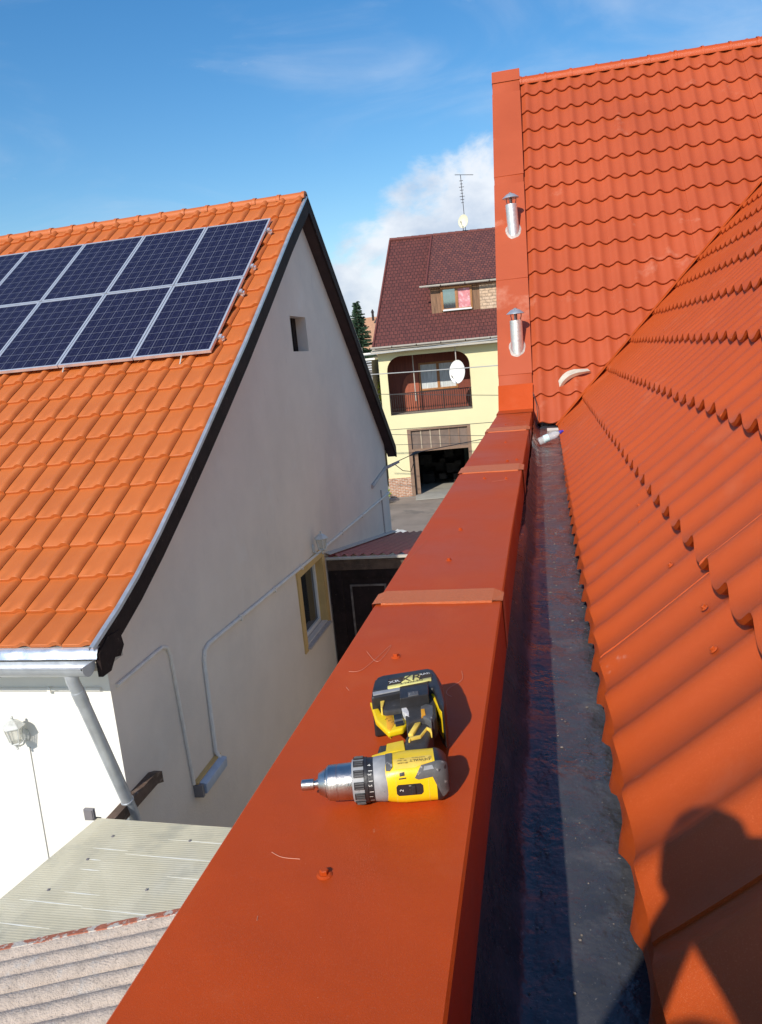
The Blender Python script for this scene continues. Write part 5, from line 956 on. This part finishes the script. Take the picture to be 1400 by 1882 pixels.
# lettering: flat text meshes wrapped on the housing or laid on a face
def textmesh(s, size):
    cu = bpy.data.curves.new('t', 'FONT'); cu.body = s; cu.size = size; cu.align_x = 'CENTER'; cu.align_y = 'CENTER'; cu.resolution_u = 3
    ob = bpy.data.objects.new('t', cu); scn.collection.objects.link(ob); bpy.context.view_layer.update(); me = bpy.data.meshes.new_from_object(ob.evaluated_get(bpy.context.evaluated_depsgraph_get()))
    vs = [tuple(v.co) for v in me.vertices]; fs = [tuple(p.vertices) for p in me.polygons]; bpy.data.objects.remove(ob); bpy.data.meshes.remove(me); return vs, fs
def wraptext(s, size, sc, pc, off, flip=1, rot=0.0, sx=1.0, m='ink', name='lettering', par=body):
    vs, fs = textmesh(s, size); out = []
    for x, y, z in vs:
        x *= sx; xr, yr = x*cos(rot)-y*sin(rot), x*sin(rot)+y*cos(rot); xr *= flip; yr *= flip
        out.append(Pse(sc+xr, radians(pc) - yr/0.034, off))
    mb = MB(); mb.add(out, fs); return D(mb, name, m, par)
wraptext('DEWALT', 0.0068, 0.186, 24, 0.0012, -1, 0, 1.15)
wraptext('XR LI-ION', 0.0036, 0.160, 30, 0.0012, -1); wraptext('18V  13mm', 0.0032, 0.159, 22, 0.0012, -1); wraptext('0-550/0-2000 min', 0.0028, 0.184, 14.5, 0.0012, -1); wraptext('TYPE 1', 0.003, 0.158, 14, 0.0012, -1); wraptext('CE', 0.005, 0.2015, 19, 0.0012, -1, 1.3)
wraptext('2', 0.008, 0.155, 95, 0.0012, 1, radians(80), 1, 'inkw'); wraptext('1', 0.005, 0.168, 84, 0.0012, 1, radians(90), 1, 'inkw')
for tx, pc in (('1', 108), ('2', 76), ('3', 48), ('4', 22)):
    vs, fs = textmesh(tx, 0.0075); mb = MB(); mb.add([A0 + AX*(0.1085+(-y)) + (ZX*cos(radians(pc)+x/0.033) - HX*sin(radians(pc)+x/0.033))*0.0336 for x, y, z in vs], fs); D(mb, 'clutch_number', 'inkw', ckr)
    mb = MB(); mb.add([A0 + AX*(0.1065+dx) + (ZX*cos(radians(pc+16+da)) - HX*sin(radians(pc+16+da)))*0.0335 for dx, da in ((0, 0), (0.006, 0), (0.006, 1.6), (0, 1.6))], [(0, 1, 2, 3)]); D(mb, 'clutch_tick', 'inkw', ckr)
# handle, trigger, foot and battery pack: rounded solids
def slab(key, z0, z1, name, m, par=None, bev=0.004, seg=3): return D(MB().prism(DP[key], BZ+z0, z1), name, m, par, bevel=bev, seg=seg, ang=50)
hd = slab('handle', 0.010, -0.612, 'handle', 'dgrip', bev=0.009, seg=4)
nk_ = slab('neck', 0.012, -0.616, 'handle_neck', 'dgrip', bev=0.006)
slab('yneck', 0.030, -0.6125, 'neck_shell', 'dyellow', nk_, bev=0.002)
slab('trig', 0.016, -0.622, 'trigger', 'dblack', bev=0.004)
slab('ystrip', 0.05, -0.6070, 'grip_inlay', 'dyellow2', hd, bev=0.0006, seg=1); slab('yline', 0.05, -0.6074, 'grip_edge_line', 'dyellow2', hd, bev=0.0004, seg=1)
ft = slab('footy', 0.044, -0.612, 'foot_shell', 'dyellow', bev=0.004)
slab('footyb', 0.03, -0.5990, 'foot_trim', 'dyellow2', ft, bev=0.002)
fk = slab('footk', 0.030, -0.602, 'foot_overmould', 'dgrip', bev=0.007)
slab('switch', 0.04, -0.6075, 'mode_switch', 'dblack', ft, bev=0.001); slab('swbar', 0.05, -0.6055, 'switch_ridge', 'dgreyk', ft, bev=0.0004)
slab('orange', 0.04, -0.6112, 'print_patch', 'orangep', ft, bev=0.0003, seg=1); slab('white', 0.05, -0.6010, 'plaster_smear', 'smudge', fk, bev=0.0005)
slab('grey', 0.04, -0.6000, 'worn_corner', 'dgreyk', fk, bev=0.003); slab('gror', 0.04, -0.5985, 'corner_inlay', 'orangep', fk, bev=0.0006)
pk = slab('pack', 0.0, -0.588, 'battery_pack', 'dblack', bev=0.008, seg=4)
slab('band', 0.06, -0.5868, 'pack_label', 'ink', pk, bev=0.0004); slab('ribs', 0.06, -0.5865, 'pack_grip', 'dblack', pk, bev=0.0006); slab('rail', 0.06, -0.5862, 'pack_rail', 'dgrey', pk, bev=0.001)
slab('streak1', 0.07, -0.5860, 'label_flash', 'streak', pk, bev=0.0001, seg=1); slab('streak2', 0.07, -0.5858, 'label_flash', 'streak', pk, bev=0.0001, seg=1); lt = slab('latch', 0.05, -0.5825, 'pack_latch', 'dblack', bev=0.0018); slab('latchin', 0.07, -0.5812, 'latch_recess', 'dgreyk', lt, bev=0.0008)
slab('strap', 0.02, -0.592, 'pack_side_rail', 'dblack', pk, bev=0.003); slab('latchy', 0.016, -0.600, 'belt_hook', 'dyellow', bev=0.0025)
def flat(s, size, x, y, z, rot, m, name, par, sx=1.0, shear=0.0):
    vs, fs = textmesh(s, size); mb = MB(); mb.add([(x+(a*sx+b*shear)*cos(rot)-b*sin(rot), y+(a*sx+b*shear)*sin(rot)+b*cos(rot), z) for a, b, c in vs], fs); return D(mb, name, m, par)
ra = atan2(0.033, 0.068)
flat('XR', 0.034, -0.272, 1.321, -0.5850, ra, 'ink', 'lettering', pk, 1.0, 0.35); flat('4Ah', 0.012, -0.248, 1.341, -0.5853, ra, 'inkw', 'lettering', pk, 1.0); flat('XR', 0.014, -0.300, 1.306, -0.5853, ra, 'inkw', 'lettering', pk, 1.2)
flat('DEWALT', 0.010, -0.268, 1.306, -0.5850, ra+pi, 'ink', 'lettering', pk, 1.1)
flat('1  2  3', 0.008, -0.291, 1.203, -0.6108, ra+2.0, 'ink', 'lettering', ft)
# ------------------------------------------------------------------ the person taking the picture, standing behind the lens; only the shadow falls in the picture
pp = thing('person', 'person leaning forward with a phone, seen only as a shadow on the roof', 'person', (-0.05, -0.75, -1.0))
def skin(name, pts, edges, m, par, lvl=2):
    me = bpy.data.meshes.new(name); me.from_pydata([p[0] for p in pts], edges, []); o = bpy.data.objects.new(name, me); scn.collection.objects.link(o); me.materials.append(M[m])
    md = o.modifiers.new('skin', 'SKIN'); 
    for v, p in zip(me.skin_vertices[0].data, pts): v.radius = (p[1], p[1] if len(p) < 3 else p[2])
    me.skin_vertices[0].data[0].use_root = True
    s_ = o.modifiers.new('sub', 'SUBSURF'); s_.levels = s_.render_levels = lvl; bpy.context.view_layer.update()
    dg = bpy.context.evaluated_depsgraph_get(); m2 = bpy.data.meshes.new_from_object(o.evaluated_get(dg)); m2.materials.clear(); m2.materials.append(M[m]); o2 = bpy.data.objects.new(name, m2); scn.collection.objects.link(o2); bpy.data.objects.remove(o)
    for p in m2.polygons: p.use_smooth = True
    return fit(o2, par)
HC = Vector((-0.150, -0.27, 0.150))                   # head centre
P_ = [((0.02, -0.86, -0.48), .15), ((0.02, -0.84, -0.30), .15), ((0.03, -0.74, -0.12), .17), ((0.0, -0.58, -0.01), .10), ((-0.08, -0.42, 0.055), .055), ((-0.13, -0.30, 0.10), .06),
      ((-0.158, -0.27, 0.150), .068), ((-0.160, -0.26, 0.19), .045),
      ((-0.20, -0.50, 0.08), .058), ((-0.37, -0.38, -0.28), .052), ((-0.20, -0.15, -0.13), .040), ((-0.085, -0.01, -0.012), .026),
      ((0.22, -0.60, -0.09), .075), ((0.34, -0.36, -0.30), .052), ((0.20, -0.15, -0.16), .038), ((0.075, -0.01, -0.045), .026),
      ((-0.10, -0.80, -0.62), .10), ((-0.14, -0.45, -0.80), .075), ((-0.14, -0.75, -0.98), .055), ((-0.14, -0.60, -1.01), .045),
      ((0.16, -0.80, -0.58), .10), ((0.24, -0.45, -0.62), .075), ((0.26, -0.62, -0.78), .055), ((0.26, -0.50, -0.76), .045)]
E_ = [(0, 1), (1, 2), (2, 3), (3, 4), (4, 5), (5, 6), (6, 7), (2, 8), (8, 9), (9, 10), (10, 11), (2, 12), (12, 13), (13, 14), (14, 15), (0, 16), (16, 17), (17, 18), (18, 19), (0, 20), (20, 21), (21, 22), (22, 23)]
skin('body', P_, E_, 'cloth', pp)
for sx, hx in ((-1, -0.082), (1, 0.078)):             # hands: palm, four unequal fingers behind the phone, thumb along its side
    c = Vector((hx, -0.01, -0.03 if sx > 0 else -0.005)); F_ = [(c, .022, .014)]; Eg = []
    for k in range(4):
        b = c + Vector((-sx*0.004, 0.012, -0.026+0.017*k)); F_ += [(b, .009, .009), (b + Vector((-sx*0.022, 0.016, 0.002)), .0082, .0082), (b + Vector((-sx*(0.040+0.004*(k % 2)), 0.010, 0.002)), .007, .007)]; n = len(F_); Eg += [(0, n-3), (n-3, n-2), (n-2, n-1)]
    F_ += [(c + Vector((-sx*0.008, -0.016, 0.012)), .010, .010), (c + Vector((-sx*0.026, -0.024, 0.028)), .008, .008)]; n = len(F_); Eg += [(0, n-2), (n-2, n-1)]
    skin('hand', F_, Eg, 'skin', pp, 1)
q = MB(); q.loft([[HC + Vector((-0.010+0.068*r*cos(a), -0.012+0.077*r*sin(a), z*0.8))*(1+0.06*noise.noise(Vector((cos(a)*2.4, sin(a)*2.4, z*30)))) for a in [2*pi*k/20 for k in range(20)]] for r, z in ((0.99, -0.03), (1.02, 0.01), (0.98, 0.055), (0.80, 0.095), (0.45, 0.118), (0.05, 0.124))]); fit(q.build('hair', 'hair', smooth=True), pp)
q = MB(); q.box((-0.060, -0.014, -0.135), (0.018, -0.006, 0.025)); ph = q.build('phone', 'dblack', bevel=0.003)
tag(ph, 'dark phone held upright in both hands by the person behind the picture', 'phone')
